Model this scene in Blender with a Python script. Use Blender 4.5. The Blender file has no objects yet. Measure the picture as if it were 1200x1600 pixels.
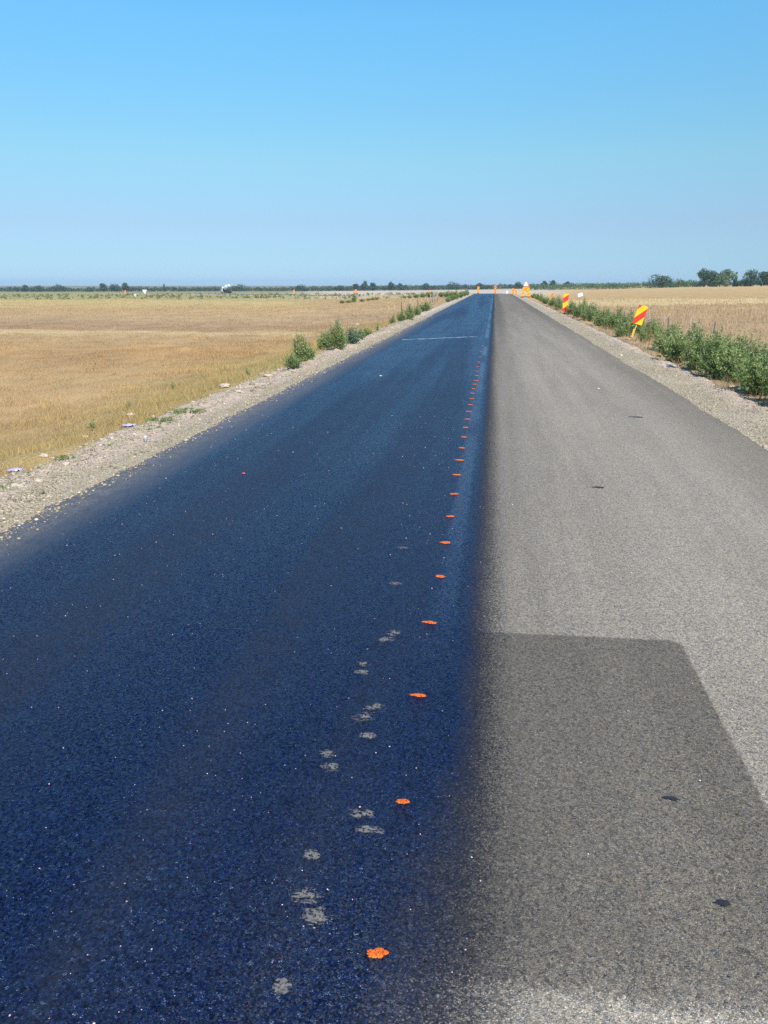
import bpy, math, random
import numpy as np
from mathutils import Vector, Matrix

random.seed(7)
rng = np.random.default_rng(7)
scene = bpy.context.scene
COL = scene.collection

# ------------------------------------------------------------------ camera
CAM_H = 1.7
F = 1200.0                      # focal length in photo pixels (1200x1600)
THETA = math.atan(357 / F)      # pitch down
PSI = math.atan(173 * math.cos(THETA) / F)   # yaw left
R_ = np.array([math.cos(PSI), math.sin(PSI), 0])
FH = np.array([-math.sin(PSI), math.cos(PSI), 0])
FWD = FH * math.cos(THETA) + np.array([0, 0, -math.sin(THETA)])
UP = FH * math.sin(THETA) + np.array([0, 0, math.cos(THETA)])

cam_d = bpy.data.cameras.new('camera')
cam_d.sensor_fit = 'VERTICAL'
cam_d.sensor_height = 36.0
cam_d.lens = 36.0 * F / 1600.0
cam_d.clip_start = 0.05
cam_d.clip_end = 20000
cam = bpy.data.objects.new('camera', cam_d)
cam.location = (0, 0, CAM_H)
cam.rotation_euler = (math.pi / 2 - THETA, 0, PSI)
COL.objects.link(cam)
scene.camera = cam

# ------------------------------------------------------------------ noise
def _hash(ix, iy, seed):
    n = (ix.astype(np.int64) * 374761393 + iy.astype(np.int64) * 668265263 + seed * 1442695041) & 0x7fffffff
    n = ((n ^ (n >> 13)) * 1274126177) & 0x7fffffff
    return ((n ^ (n >> 16)) & 0xffff) / 65535.0

def vnoise(x, y, seed=0):
    x = np.asarray(x, float); y = np.asarray(y, float)
    ix = np.floor(x); iy = np.floor(y)
    fx = x - ix; fy = y - iy
    fx = fx * fx * (3 - 2 * fx); fy = fy * fy * (3 - 2 * fy)
    a = _hash(ix, iy, seed); b = _hash(ix + 1, iy, seed)
    c = _hash(ix, iy + 1, seed); d = _hash(ix + 1, iy + 1, seed)
    return (a * (1 - fx) + b * fx) * (1 - fy) + (c * (1 - fx) + d * fx) * fy - 0.5

def fbm(x, y, seed=0, octv=3):
    r = 0; a = 1.0; f = 1.0
    for i in range(octv):
        r = r + a * vnoise(np.asarray(x) * f, np.asarray(y) * f, seed + i * 17); a *= .5; f *= 2.1
    return r

def sstep(a, b, x):
    t = np.clip((np.asarray(x, float) - a) / (b - a), 0, 1)
    return t * t * (3 - 2 * t)

# ------------------------------------------------------------------ road path and ground height
S0, RAD, TURN = 138.0, 90.0, math.radians(42)
def path_point(s):
    """centre line: straight along +Y, then a bend to the left, then straight"""
    if s <= S0: return (0.0, s, 0.0)
    a = (s - S0) / RAD
    if a <= TURN:
        return (-RAD * (1 - math.cos(a)), S0 + RAD * math.sin(a), a)
    ex = -RAD * (1 - math.cos(TURN)); ey = S0 + RAD * math.sin(TURN)
    l = s - S0 - RAD * TURN
    return (ex - math.sin(TURN) * l, ey + math.cos(TURN) * l, TURN)

PS = np.arange(100, 520, 3.0)
PP = np.array([path_point(s) for s in PS])

def road_st(x, y):
    x = np.atleast_1d(np.asarray(x, float)); y = np.atleast_1d(np.asarray(y, float))
    s = y.copy(); t = x.copy()
    m = np.where(y > 110)[0]
    for k in range(0, len(m), 20000):
        i = m[k:k + 20000]
        dx = x[i, None] - PP[None, :, 0]; dy = y[i, None] - PP[None, :, 1]
        j = np.argmin(dx * dx + dy * dy, axis=1)
        ar = np.arange(len(i)); a = PP[j, 2]
        ddx = dx[ar, j]; ddy = dy[ar, j]
        t[i] = ddx * np.cos(a) + ddy * np.sin(a)
        s[i] = PS[j] + (-ddx * np.sin(a) + ddy * np.cos(a))
    return s, t

def zroad(s):
    s = np.asarray(s, float)
    q = np.where(s > 125, -(s - 125) ** 2 / 6000.0, 0.0)
    lin = -0.9 - 0.0055 * (s - 60) + .3
    return np.where(s > 125, np.maximum(q, lin), 0.0)

AZ_PX = np.array([-600, 0, 500, 750, 870, 900, 960, 1000, 1080, 1200, 1800])
AZ_SL = np.array([-.0073, -.0073, -.0064, -.0043, -.0031, -.0027, -.0020, -.0004, .0018, .003, .003])
AZ_R = np.array([850, 850, 850, 850, 480, 460, 460, 460, 460, 460, 460])

def zfield(x, y):
    d = np.maximum(x * FH[0] + y * FH[1], 1.0)          # depth along the view
    px = 600 + F / math.cos(THETA) * (x * R_[0] + y * R_[1]) / d
    px = np.clip(px, -600, 1800)
    sl = np.interp(px, AZ_PX, AZ_SL); rr = np.interp(px, AZ_PX, AZ_R)
    base = -0.75 + 0.2 * sstep(-8, 8, x)
    return base + sl * np.clip(d - 60, 0, rr - 60)

def ground_z(x, y, detail=True):
    x = np.atleast_1d(np.asarray(x, float)); y = np.atleast_1d(np.asarray(y, float))
    s, t = road_st(x, y)
    zr = zroad(s)
    zf = zfield(x, y)
    wob = fbm(s * .35, t * .0, 5, 2) * .35
    w = np.where(t < 0, sstep(4.3, 8.2, -t + wob), sstep(4.3, 7.4, t + wob))
    z = (zr - .13) * (1 - w) + zf * w
    if detail:
        z = z + (fbm(x * .5, y * .5, 3, 3) * .10 + fbm(x * .06, y * .06, 9, 2) * .25 * sstep(6, 14, np.abs(t)))
        z = z + (fbm(x * 2.3, y * 2.3, 31, 2) * .05)
    inn = np.where(t < 0, 1 - sstep(3.95, 4.45, -t + wob * .5), 1 - sstep(3.9, 4.4, t + wob * .5))
    return z * (1 - inn) + (zr - .38) * inn

def ray(px, py):
    d = FWD * F + R_ * (px - 600) - UP * (py - 800)
    return d / np.linalg.norm(d)

def on_z(px, py, z=0.0):
    d = ray(px, py); k = (z - CAM_H) / d[2]
    return np.array([0, 0, CAM_H]) + d * k

def on_ground(px, py):
    """where the photo pixel meets the analytic ground"""
    d = ray(px, py)
    ks = np.concatenate([np.arange(4, 60, .05), np.arange(60, 900, .5)])
    P = d[None, :] * ks[:, None]; P[:, 2] += CAM_H
    g = surf_z(P[:, 0], P[:, 1])
    i = np.where(P[:, 2] <= g)[0]
    i = i[0] if len(i) else len(ks) - 1
    return np.array([P[i, 0], P[i, 1], g[i]])

def at_depth(px, depth):
    """ground point in the photo column px at a given depth along the view"""
    u = (px - 600) * math.cos(THETA) / F * depth
    p = FH * depth + R_ * u
    return np.array([p[0], p[1], float(surf_z(p[0], p[1])[0])])

# ------------------------------------------------------------------ node helpers
class NT:
    def __init__(self, name):
        self.m = bpy.data.materials.new(name); self.m.use_nodes = True
        self.t = self.m.node_tree; self.t.nodes.clear()
        self.out = self.t.nodes.new('ShaderNodeOutputMaterial')
    def n(self, typ, **kw):
        nd = self.t.nodes.new(typ)
        for k, v in kw.items(): setattr(nd, k, v)
        return nd
    def l(self, a, b): self.t.links.new(a, b)
    def setin(self, sock, v):
        if hasattr(v, 'is_linked') or isinstance(v, bpy.types.NodeSocket): self.l(v, sock)
        elif v is not None: sock.default_value = v
    def math(self, op, a, b=None, c=None, clamp=False):
        nd = self.n('ShaderNodeMath', operation=op, use_clamp=clamp)
        self.setin(nd.inputs[0], a)
        if b is not None: self.setin(nd.inputs[1], b)
        if c is not None: self.setin(nd.inputs[2], c)
        return nd.outputs[0]
    def ss(self, x, a, b, lo=0.0, hi=1.0):
        nd = self.n('ShaderNodeMapRange', interpolation_type='SMOOTHSTEP')
        self.setin(nd.inputs[0], x)
        self.setin(nd.inputs[1], a); self.setin(nd.inputs[2], b)
        nd.inputs[3].default_value = lo; nd.inputs[4].default_value = hi
        return nd.outputs[0]
    def mix(self, f, a, b, blend='MIX'):
        nd = self.n('ShaderNodeMix', data_type='RGBA', blend_type=blend)
        self.setin(nd.inputs[0], f)
        for s, v in ((nd.inputs[6], a), (nd.inputs[7], b)):
            if isinstance(v, tuple): s.default_value = (v[0], v[1], v[2], 1)
            else: self.l(v, s)
        return nd.outputs[2]
    def noise(self, vec, scale, detail=3, rough=.55, dist=0.0):
        nd = self.n('ShaderNodeTexNoise')
        if vec is not None: self.l(vec, nd.inputs['Vector'])
        nd.inputs['Scale'].default_value = scale; nd.inputs['Detail'].default_value = detail
        nd.inputs['Roughness'].default_value = rough; nd.inputs['Distortion'].default_value = dist
        return nd.outputs[0]
    def voro(self, vec, scale, feat='F1', out='Color'):
        nd = self.n('ShaderNodeTexVoronoi', feature=feat)
        self.l(vec, nd.inputs['Vector']); nd.inputs['Scale'].default_value = scale
        return nd.outputs[out]
    def ramp(self, f, stops, interp='LINEAR'):
        nd = self.n('ShaderNodeValToRGB'); cr = nd.color_ramp; cr.interpolation = interp
        while len(cr.elements) > 1: cr.elements.remove(cr.elements[-1])
        for i, (p, c) in enumerate(stops):
            e = cr.elements[0] if i == 0 else cr.elements.new(p)
            e.position = p; e.color = (c[0], c[1], c[2], 1)
        self.setin(nd.inputs[0], f)
        return nd.outputs[0]
    def vmul(self, vec, v):
        nd = self.n('ShaderNodeVectorMath', operation='MULTIPLY')
        self.l(vec, nd.inputs[0]); nd.inputs[1].default_value = v
        return nd.outputs[0]
    def attr(self, name, out='Fac'):
        nd = self.n('ShaderNodeAttribute', attribute_name=name); return nd.outputs[out]
    def pos(self): return self.n('ShaderNodeNewGeometry').outputs['Position']
    def obj(self): return self.n('ShaderNodeTexCoord').outputs['Object']
    def sep(self, v):
        nd = self.n('ShaderNodeSeparateXYZ'); self.l(v, nd.inputs[0]); return nd.outputs
    def bsdf(self, color, rough=.8, spec=.3, normal=None, **kw):
        b = self.n('ShaderNodeBsdfPrincipled')
        if isinstance(color, tuple): b.inputs['Base Color'].default_value = (*color, 1)
        else: self.l(color, b.inputs['Base Color'])
        self.setin(b.inputs['Roughness'], rough); self.setin(b.inputs['Specular IOR Level'], spec)
        if normal is not None: self.l(normal, b.inputs['Normal'])
        for k, v in kw.items(): self.setin(b.inputs[k], v)
        return b
    def bump(self, h, strength=.5, dist=.01):
        nd = self.n('ShaderNodeBump'); self.l(h, nd.inputs['Height'])
        self.setin(nd.inputs['Strength'], strength); nd.inputs['Distance'].default_value = dist
        return nd.outputs[0]
    def surf(self, b):
        self.l(b.outputs[0] if hasattr(b, 'outputs') else b, self.out.inputs[0]); return self.m

def simple(name, c, rough=.6, spec=.3, var=.12, scale=8.0, metallic=0.0):
    t = NT(name)
    n = t.noise(t.obj(), scale, 4)
    lo = tuple(x * (1 - var * 1.6) for x in c); hi = tuple(min(1, x * (1 + var * 1.6)) for x in c)
    return t.surf(t.bsdf(t.mix(n, lo, hi), rough, spec, Metallic=metallic))

LN = 1 / math.log(80)
def pd(d): return max(0, min(1, math.log(d / 10) * LN))

def field_color(t):
    P = t.pos(); x, y, z = t.sep(P)[:3]
    w = t.math('ADD', t.math('MULTIPLY', x, float(FH[0])), t.math('MULTIPLY', y, float(FH[1])))
    nz = t.noise(t.vmul(P, (.035, .09, 0)), 1.0, 3)
    w = t.math('MULTIPLY', w, t.math('ADD', .80, t.math('MULTIPLY', nz, .40)))
    w = t.math('MAXIMUM', w, 10.0)
    f = t.math('MULTIPLY', t.math('LOGARITHM', t.math('DIVIDE', w, 10.0), math.e), LN)
    gold = (.50, .315, .138); gold2 = (.53, .358, .168); purp = (.445, .30, .162); tan = (.51, .35, .175)
    yel = (.56, .425, .195); oli = (.35, .335, .135); sand = (.60, .49, .36)
    left = t.ramp(f, [(0, gold), (pd(20), gold2), (pd(30), gold), (pd(37), tan), (pd(41), (.62, .46, .24)), (pd(44), purp), (pd(52), purp),
                      (pd(60), tan), (pd(85), gold2), (pd(110), yel), (pd(150), yel), (pd(190), oli), (pd(300), oli), (pd(420), (.36, .32, .14)), (1, (.24, .22, .10))])
    cent = t.ramp(f, [(0, gold), (pd(40), tan), (pd(60), purp), (pd(80), tan), (pd(150), tan), (pd(190), yel), (pd(230), sand), (pd(620), sand), (1, (.2, .2, .09))])
    right = t.ramp(f, [(0, (.48, .34, .18)), (pd(30), (.48, .335, .18)), (pd(60), (.50, .345, .185)), (pd(84), (.50, .35, .17)), (pd(90), (.66, .50, .26)), (pd(112), (.66, .50, .26)),
                       (pd(122), (.50, .34, .15)), (pd(240), (.53, .365, .16)), (pd(420), (.58, .40, .185)), (1, (.5, .36, .18))])
    r = t.math('DIVIDE', x, w)
    c = t.mix(t.ss(r, -.27, -.19), left, cent)
    c = t.mix(t.ss(r, .05, .11), c, right)
    # greener margin beside the left shoulder
    rag = t.noise(t.vmul(P, (.5, .35, 0)), 1.0, 3)
    mg = t.math('MULTIPLY', t.ss(t.math('ADD', x, t.math('MULTIPLY', rag, 4.0)), -8.2, -3.6), t.ss(x, -3.0, -4.5))
    mg = t.math('MULTIPLY', mg, t.ss(y, 60.0, 25.0))
    c = t.mix(t.math('MULTIPLY', mg, .44), c, (.42, .36, .115))
    n1 = t.noise(t.vmul(P, (.45, .22, 0)), 1.0, 5, .62)
    n2 = t.noise(t.vmul(P, (1.4, .9, 0)), 1.0, 4, .6)
    k = t.math('ADD', .37, t.math('ADD', t.math('MULTIPLY', n1, .72), t.math('MULTIPLY', n2, .42)))
    kc = t.n('ShaderNodeCombineColor')
    for i in range(3): t.l(k, kc.inputs[i])
    c = t.mix(1.0, c, kc.outputs[0], 'MULTIPLY')
    n3 = t.noise(t.vmul(P, (.16, .07, 0)), 1.0, 3)
    c = t.mix(t.ss(n3, .50, .74, 0, .34), c, (.41, .27, .145))
    return c, P

def mat_field():
    t = NT('dry_field')
    c, P = field_color(t)
    n = t.noise(P, 26.0, 3)
    c = t.mix(t.ss(n, .35, .7), t.mix(1.0, c, (.72, .70, .66), 'MULTIPLY'), c)
    nb = t.bump(t.noise(P, 30.0, 4), .9, .05)
    return t.surf(t.bsdf(c, .95, .1, nb))

def mat_grass():
    t = NT('dry_grass_blades')
    c, P = field_color(t)
    v = t.attr('v')
    c = t.mix(1.0, c, t.ramp(v, [(0, (.66, .64, .60)), (.5, (1.0, 1.0, 1.02)), (.85, (1.22, 1.2, 1.2)), (1, (.85, 1.05, .62))]), 'MULTIPLY')
    d = t.bsdf(c, .75, .2)
    tr = t.n('ShaderNodeBsdfTranslucent'); t.l(c, tr.inputs[0])
    m = t.n('ShaderNodeMixShader'); m.inputs[0].default_value = .3
    t.l(d.outputs[0], m.inputs[1]); t.l(tr.outputs[0], m.inputs[2])
    return t.surf(m)

def mat_leaf(name, stops, trans=.25, rough=.6):
    t = NT(name)
    c = t.ramp(t.attr('v'), stops)
    d = t.bsdf(c, rough, .25)
    tr = t.n('ShaderNodeBsdfTranslucent'); t.l(c, tr.inputs[0])
    m = t.n('ShaderNodeMixShader'); m.inputs[0].default_value = trans
    t.l(d.outputs[0], m.inputs[1]); t.l(tr.outputs[0], m.inputs[2])
    return t.surf(m)

def mat_shoulder():
    t = NT('gravel_shoulder')
    P = t.pos()
    x, y, z = t.sep(P)[:3]
    cell = t.voro(P, 48.0)
    sep = t.n('ShaderNodeSeparateColor'); t.l(cell, sep.inputs[0])
    c = t.ramp(sep.outputs[0], [(0, (.17, .135, .085)), (.35, (.29, .24, .155)), (.7, (.38, .315, .205)), (.92, (.46, .385, .26)), (1, (.54, .455, .33))])
    big = t.noise(t.vmul(P, (1.2, .5, 1)), 1.0, 4)
    c = t.mix(t.ss(big, .42, .66, 0, .8), c, (.40, .33, .225))
    # paler bare earth towards the outer lip
    lip = t.math('MAXIMUM', t.ss(t.math('ADD', x, t.math('MULTIPLY', t.math('SUBTRACT', big, .5), 1.3)), -3.72, -4.0),
                 t.ss(t.math('SUBTRACT', x, t.math('MULTIPLY', t.math('SUBTRACT', big, .5), 1.3)), 3.7, 4.1))
    lip = t.math('MULTIPLY', lip, t.ss(y, 200, 120))
    soil = t.mix(t.noise(P, 9.0, 5), (.38, .275, .195), (.62, .49, .38))
    c = t.mix(t.math('MULTIPLY', lip, .8), c, soil)
    h = t.math('ADD', t.voro(P, 48.0, 'F1', 'Distance'), t.math('MULTIPLY', t.noise(P, 14.0, 4), 1.2))
    return t.surf(t.bsdf(c, .95, .12, t.bump(h, .9, .02)))

def mat_road():
    t = NT('road_surface')
    uv = t.n('ShaderNodeUVMap', uv_map='UVMap').outputs[0]
    tt, s, _ = t.sep(uv)[:3]
    P = t.pos()
    # --- grain
    cellA = t.voro(P, 215.0); sa = t.n('ShaderNodeSeparateColor'); t.l(cellA, sa.inputs[0])
    cellB = t.voro(P, 115.0); sb = t.n('ShaderNodeSeparateColor'); t.l(cellB, sb.inputs[0])
    distA = t.voro(P, 215.0, 'F1', 'Distance')
    fine = t.noise(P, 170.0, 3, .7)
    mid = t.noise(t.vmul(P, (7, 7, 7)), 1.0, 4, .6)
    long1 = t.noise(t.vmul(uv, (2.6, .10, 0)), 1.0, 4, .55)
    long2 = t.noise(t.vmul(uv, (9.0, .35, 0)), 1.0, 3, .55)
    blot = t.noise(t.vmul(uv, (.9, .55, 0)), 1.0, 4, .6)
    # --- wet-looking bitumen coat on the left lane, soft ragged boundary
    near = t.ss(s, 2.7, 1.3)
    rag = t.math('MULTIPLY', t.math('SUBTRACT', t.math('ADD', t.math('MULTIPLY', mid, .6), t.math('MULTIPLY', fine, .4)), .5), t.math('ADD', .16, t.math('MULTIPLY', near, .30)))
    wav = t.math('MULTIPLY', t.math('SUBTRACT', long1, .5), .10)
    te = t.math('ADD', t.math('ADD', tt, rag), wav)
    lo = t.math('SUBTRACT', -.13, t.math('MULTIPLY', near, .20))
    coat = t.math('SUBTRACT', 1.0, t.ss(te, lo, t.math('ADD', lo, t.math('ADD', .16, t.math('MULTIPLY', near, .22)))))
    # between the glossy coat and the dry lane: a dark matt overspray, broken up stone by stone
    te2 = t.math('ADD', t.math('ADD', tt, wav), t.math('ADD', t.math('MULTIPLY', rag, .35), t.math('MULTIPLY', t.math('SUBTRACT', sa.outputs[2], .5), .12)))
    over = t.math('SUBTRACT', 1.0, t.ss(te2, t.math('SUBTRACT', .0, t.math('MULTIPLY', near, .10)), t.math('ADD', .14, t.math('MULTIPLY', near, .08))))
    # dusty outer margin of the coat
    em = t.math('ADD', tt, t.math('ADD', t.math('MULTIPLY', t.math('SUBTRACT', long1, .5), .45), t.math('MULTIPLY', t.math('SUBTRACT', mid, .5), .12)))
    dust_edge = t.ss(em, -2.75, -3.40)
    dust_edge = t.math('MULTIPLY', dust_edge, t.ss(s, 70, 20, .25, 1.0))
    # --- dry grey asphalt
    g = t.ramp(sa.outputs[0], [(0, (.24, .20, .14)), (.25, (.335, .284, .205)), (.6, (.395, .336, .246)), (.88, (.46, .395, .29)), (1, (.60, .52, .39))])
    gap = t.voro(P, 215.0, 'DISTANCE_TO_EDGE', 'Distance')
    g = t.mix(t.ss(gap, .15, .02, 0, .6), g, (.10, .086, .064))
    # scattered dark pits and single pale stones
    g = t.mix(t.ss(sb.outputs[0], .93, .96, 0, .7), g, (.085, .075, .06)); g = t.mix(t.ss(sb.outputs[1], .94, .97, 0, .7), g, (.62, .54, .41))
    g = t.mix(t.ss(fine, .46, .64, 0, .5), g, (.10, .09, .075))
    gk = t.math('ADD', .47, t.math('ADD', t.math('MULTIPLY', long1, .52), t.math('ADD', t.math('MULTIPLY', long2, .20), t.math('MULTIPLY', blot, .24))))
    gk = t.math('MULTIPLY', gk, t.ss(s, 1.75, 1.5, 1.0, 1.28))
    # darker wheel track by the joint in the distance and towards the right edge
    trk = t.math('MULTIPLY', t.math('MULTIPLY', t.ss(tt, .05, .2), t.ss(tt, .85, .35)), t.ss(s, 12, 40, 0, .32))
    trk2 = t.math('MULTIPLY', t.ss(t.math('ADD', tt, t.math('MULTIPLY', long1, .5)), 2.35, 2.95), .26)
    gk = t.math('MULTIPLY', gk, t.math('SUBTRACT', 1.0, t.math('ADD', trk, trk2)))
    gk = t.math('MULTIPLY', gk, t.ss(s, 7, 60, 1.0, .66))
    # darker rectangle with a rounded corner on the grey lane
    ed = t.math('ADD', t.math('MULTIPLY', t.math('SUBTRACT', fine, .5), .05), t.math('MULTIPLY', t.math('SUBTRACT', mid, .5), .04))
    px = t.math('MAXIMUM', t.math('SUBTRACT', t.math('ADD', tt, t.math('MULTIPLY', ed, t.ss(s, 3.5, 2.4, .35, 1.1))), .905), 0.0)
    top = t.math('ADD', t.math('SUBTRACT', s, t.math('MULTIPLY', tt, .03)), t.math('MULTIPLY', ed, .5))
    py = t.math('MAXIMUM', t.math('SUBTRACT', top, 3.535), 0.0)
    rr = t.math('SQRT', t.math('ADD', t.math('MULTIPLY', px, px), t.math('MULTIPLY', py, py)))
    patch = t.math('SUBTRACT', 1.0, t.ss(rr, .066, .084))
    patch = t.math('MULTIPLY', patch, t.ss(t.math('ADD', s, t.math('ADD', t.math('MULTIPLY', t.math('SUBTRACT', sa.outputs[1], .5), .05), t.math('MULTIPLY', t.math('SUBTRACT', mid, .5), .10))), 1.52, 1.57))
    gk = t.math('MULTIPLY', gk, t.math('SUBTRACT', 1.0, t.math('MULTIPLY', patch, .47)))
    cc = t.n('ShaderNodeCombineColor')
    for i in range(3): t.l(gk, cc.inputs[i])
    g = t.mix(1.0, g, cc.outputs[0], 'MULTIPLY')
    # brownish dark fringe where the coat thins out
    fr = t.math('MULTIPLY', t.ss(te, -.10, .06), t.ss(t.math('ADD', te, t.math('MULTIPLY', long2, .3)), 1.05, .15))
    g = t.mix(t.math('MULTIPLY', fr, t.ss(s, 2.5, 6, .22, .42)), g, (.10, .088, .072))
    g = t.mix(t.math('MULTIPLY', over, t.ss(sa.outputs[0], 1.0, .60, .62, .94)), g, (.020, .021, .026))
    # --- coat colours, blue of the reflected sky mixed into the dark base
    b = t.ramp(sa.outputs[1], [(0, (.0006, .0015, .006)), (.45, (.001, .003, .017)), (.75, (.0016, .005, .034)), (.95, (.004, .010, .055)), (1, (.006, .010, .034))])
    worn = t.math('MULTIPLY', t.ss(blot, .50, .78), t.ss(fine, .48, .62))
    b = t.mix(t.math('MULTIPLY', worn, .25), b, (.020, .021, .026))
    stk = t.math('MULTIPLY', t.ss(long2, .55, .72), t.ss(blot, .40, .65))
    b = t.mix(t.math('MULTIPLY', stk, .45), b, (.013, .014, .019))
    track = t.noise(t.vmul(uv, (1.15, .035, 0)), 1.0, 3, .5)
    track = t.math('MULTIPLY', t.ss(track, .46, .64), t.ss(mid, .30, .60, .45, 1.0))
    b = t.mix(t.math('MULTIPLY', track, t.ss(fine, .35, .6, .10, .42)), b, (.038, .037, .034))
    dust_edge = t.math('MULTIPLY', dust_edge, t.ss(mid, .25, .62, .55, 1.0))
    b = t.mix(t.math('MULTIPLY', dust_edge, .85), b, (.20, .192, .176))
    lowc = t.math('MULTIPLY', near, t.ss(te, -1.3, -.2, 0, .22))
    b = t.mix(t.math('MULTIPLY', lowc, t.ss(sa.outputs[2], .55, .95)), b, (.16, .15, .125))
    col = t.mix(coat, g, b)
    # --- gloss
    strip = t.math('MULTIPLY', t.math('MULTIPLY', t.ss(te, -.27, -.22), t.ss(te, -.12, -.17)), t.ss(t.noise(t.vmul(uv, (.0, .23, 0)), 1.0, 2), .40, .55))
    strip = t.math('MULTIPLY', strip, t.ss(s, 3.0, 5.0))
    shiny = t.math('MULTIPLY', coat, t.math('SUBTRACT', 1.0, t.math('ADD', t.math('MULTIPLY', dust_edge, .7), t.math('MULTIPLY', track, .22))))
    rough_c = t.math('ADD', .21, t.math('ADD', t.math('MULTIPLY', blot, .12), t.math('MULTIPLY', long2, .10)))
    rough_c = t.math('SUBTRACT', rough_c, t.math('MULTIPLY', strip, .10))
    rough = t.math('ADD', t.math('MULTIPLY', shiny, rough_c), t.math('MULTIPLY', t.math('SUBTRACT', 1.0, shiny), .9))
    spec = t.math('ADD', t.math('MULTIPLY', shiny, t.math('MULTIPLY', t.math('ADD', .46, t.math('MULTIPLY', strip, 1.0)), t.math('MULTIPLY', t.ss(sb.outputs[2], .1, .95, .22, 1.45), t.math('ADD', .62, t.math('MULTIPLY', long1, .9))))), t.math('MULTIPLY', t.math('SUBTRACT', 1.0, shiny), .08))
    h = t.math('ADD', t.math('MULTIPLY', sa.outputs[0], 1.0), t.math('MULTIPLY', distA, -1.0))
    h = t.math('ADD', h, t.math('MULTIPLY', fine, .8))
    st = t.ss(s, 4, 40, .75, .25)
    nb = t.bump(h, t.math('MULTIPLY', st, .8), .004)
    # every stone of the surface is a small facet with a tilt of its own
    v1 = t.n('ShaderNodeVectorMath', operation='SUBTRACT'); t.l(cellB, v1.inputs[0]); v1.inputs[1].default_value = (.5, .5, .5)
    v2 = t.n('ShaderNodeVectorMath', operation='MULTIPLY'); t.l(v1.outputs[0], v2.inputs[0]); v2.inputs[1].default_value = (.82, .82, 0)
    v3 = t.n('ShaderNodeVectorMath', operation='ADD'); t.l(v2.outputs[0], v3.inputs[0]); t.l(nb, v3.inputs[1])
    v4 = t.n('ShaderNodeVectorMath', operation='NORMALIZE'); t.l(v3.outputs[0], v4.inputs[0])
    b_ = t.bsdf(col, rough, spec, v4.outputs[0]); b_.inputs['Specular Tint'].default_value = (.46, .70, 1, 1)  # blue tint deepens the sky reflection on the coat
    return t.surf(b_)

# ------------------------------------------------------------------ mesh helpers
def mesh_np(name, verts, faces, mat, attr=None, smooth=False, uv=None):
    """verts (n,3) array; faces (m,k) array of equal-sized polygons"""
    me = bpy.data.meshes.new(name)
    verts = np.asarray(verts, np.float32); faces = np.asarray(faces, np.int32)
    n, k = faces.shape
    me.vertices.add(len(verts)); me.vertices.foreach_set('co', verts.ravel())
    me.loops.add(n * k); me.loops.foreach_set('vertex_index', faces.ravel())
    me.polygons.add(n)
    me.polygons.foreach_set('loop_start', np.arange(0, n * k, k, dtype=np.int32))
    me.polygons.foreach_set('loop_total', np.full(n, k, np.int32))
    if smooth: me.polygons.foreach_set('use_smooth', np.ones(n, bool))
    if uv is not None:
        l = me.uv_layers.new(name='UVMap'); l.data.foreach_set('uv', np.asarray(uv, np.float32)[faces.ravel()].ravel())
    if attr is not None:
        a = me.attributes.new('v', 'FLOAT', 'POINT'); a.data.foreach_set('value', np.asarray(attr, np.float32))
    me.update(); me.validate()
    if mat: me.materials.append(mat)
    return me

def link(name, me, parent=None, loc=None):
    o = bpy.data.objects.new(name, me); COL.objects.link(o)
    if parent is not None: o.parent = parent
    if loc is not None: o.location = loc
    return o

def tag(o, label=None, cat=None, group=None, kind=None):
    if label: o['label'] = label
    if cat: o['category'] = cat
    if group: o['group'] = group
    if kind: o['kind'] = kind
    return o

def thing(name, label, cat, loc, rotz=0, group=None):
    o = bpy.data.objects.new(name, None); COL.objects.link(o)
    o.location = [float(v) for v in loc]; o.rotation_euler = (0, 0, rotz)
    o.empty_display_size = .2
    return tag(o, label, cat, group)

def copy_tree(o, parent=None):
    c = o.copy(); COL.objects.link(c)
    if parent is not None: c.parent = parent
    for ch in [x for x in bpy.data.objects if x.parent == o]: copy_tree(ch, c)
    return c

def grid_mesh(name, xs, ys, zfun, mat, smooth=True):
    X, Y = np.meshgrid(xs, ys); x = X.ravel(); y = Y.ravel()
    v = np.stack([x, y, zfun(x, y)], 1)
    nx, ny = len(xs), len(ys)
    i = np.arange(nx * ny).reshape(ny, nx)
    f = np.stack([i[:-1, :-1].ravel(), i[:-1, 1:].ravel(), i[1:, 1:].ravel(), i[1:, :-1].ravel()], 1)
    return mesh_np(name, v, f, mat, smooth=smooth)

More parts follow.
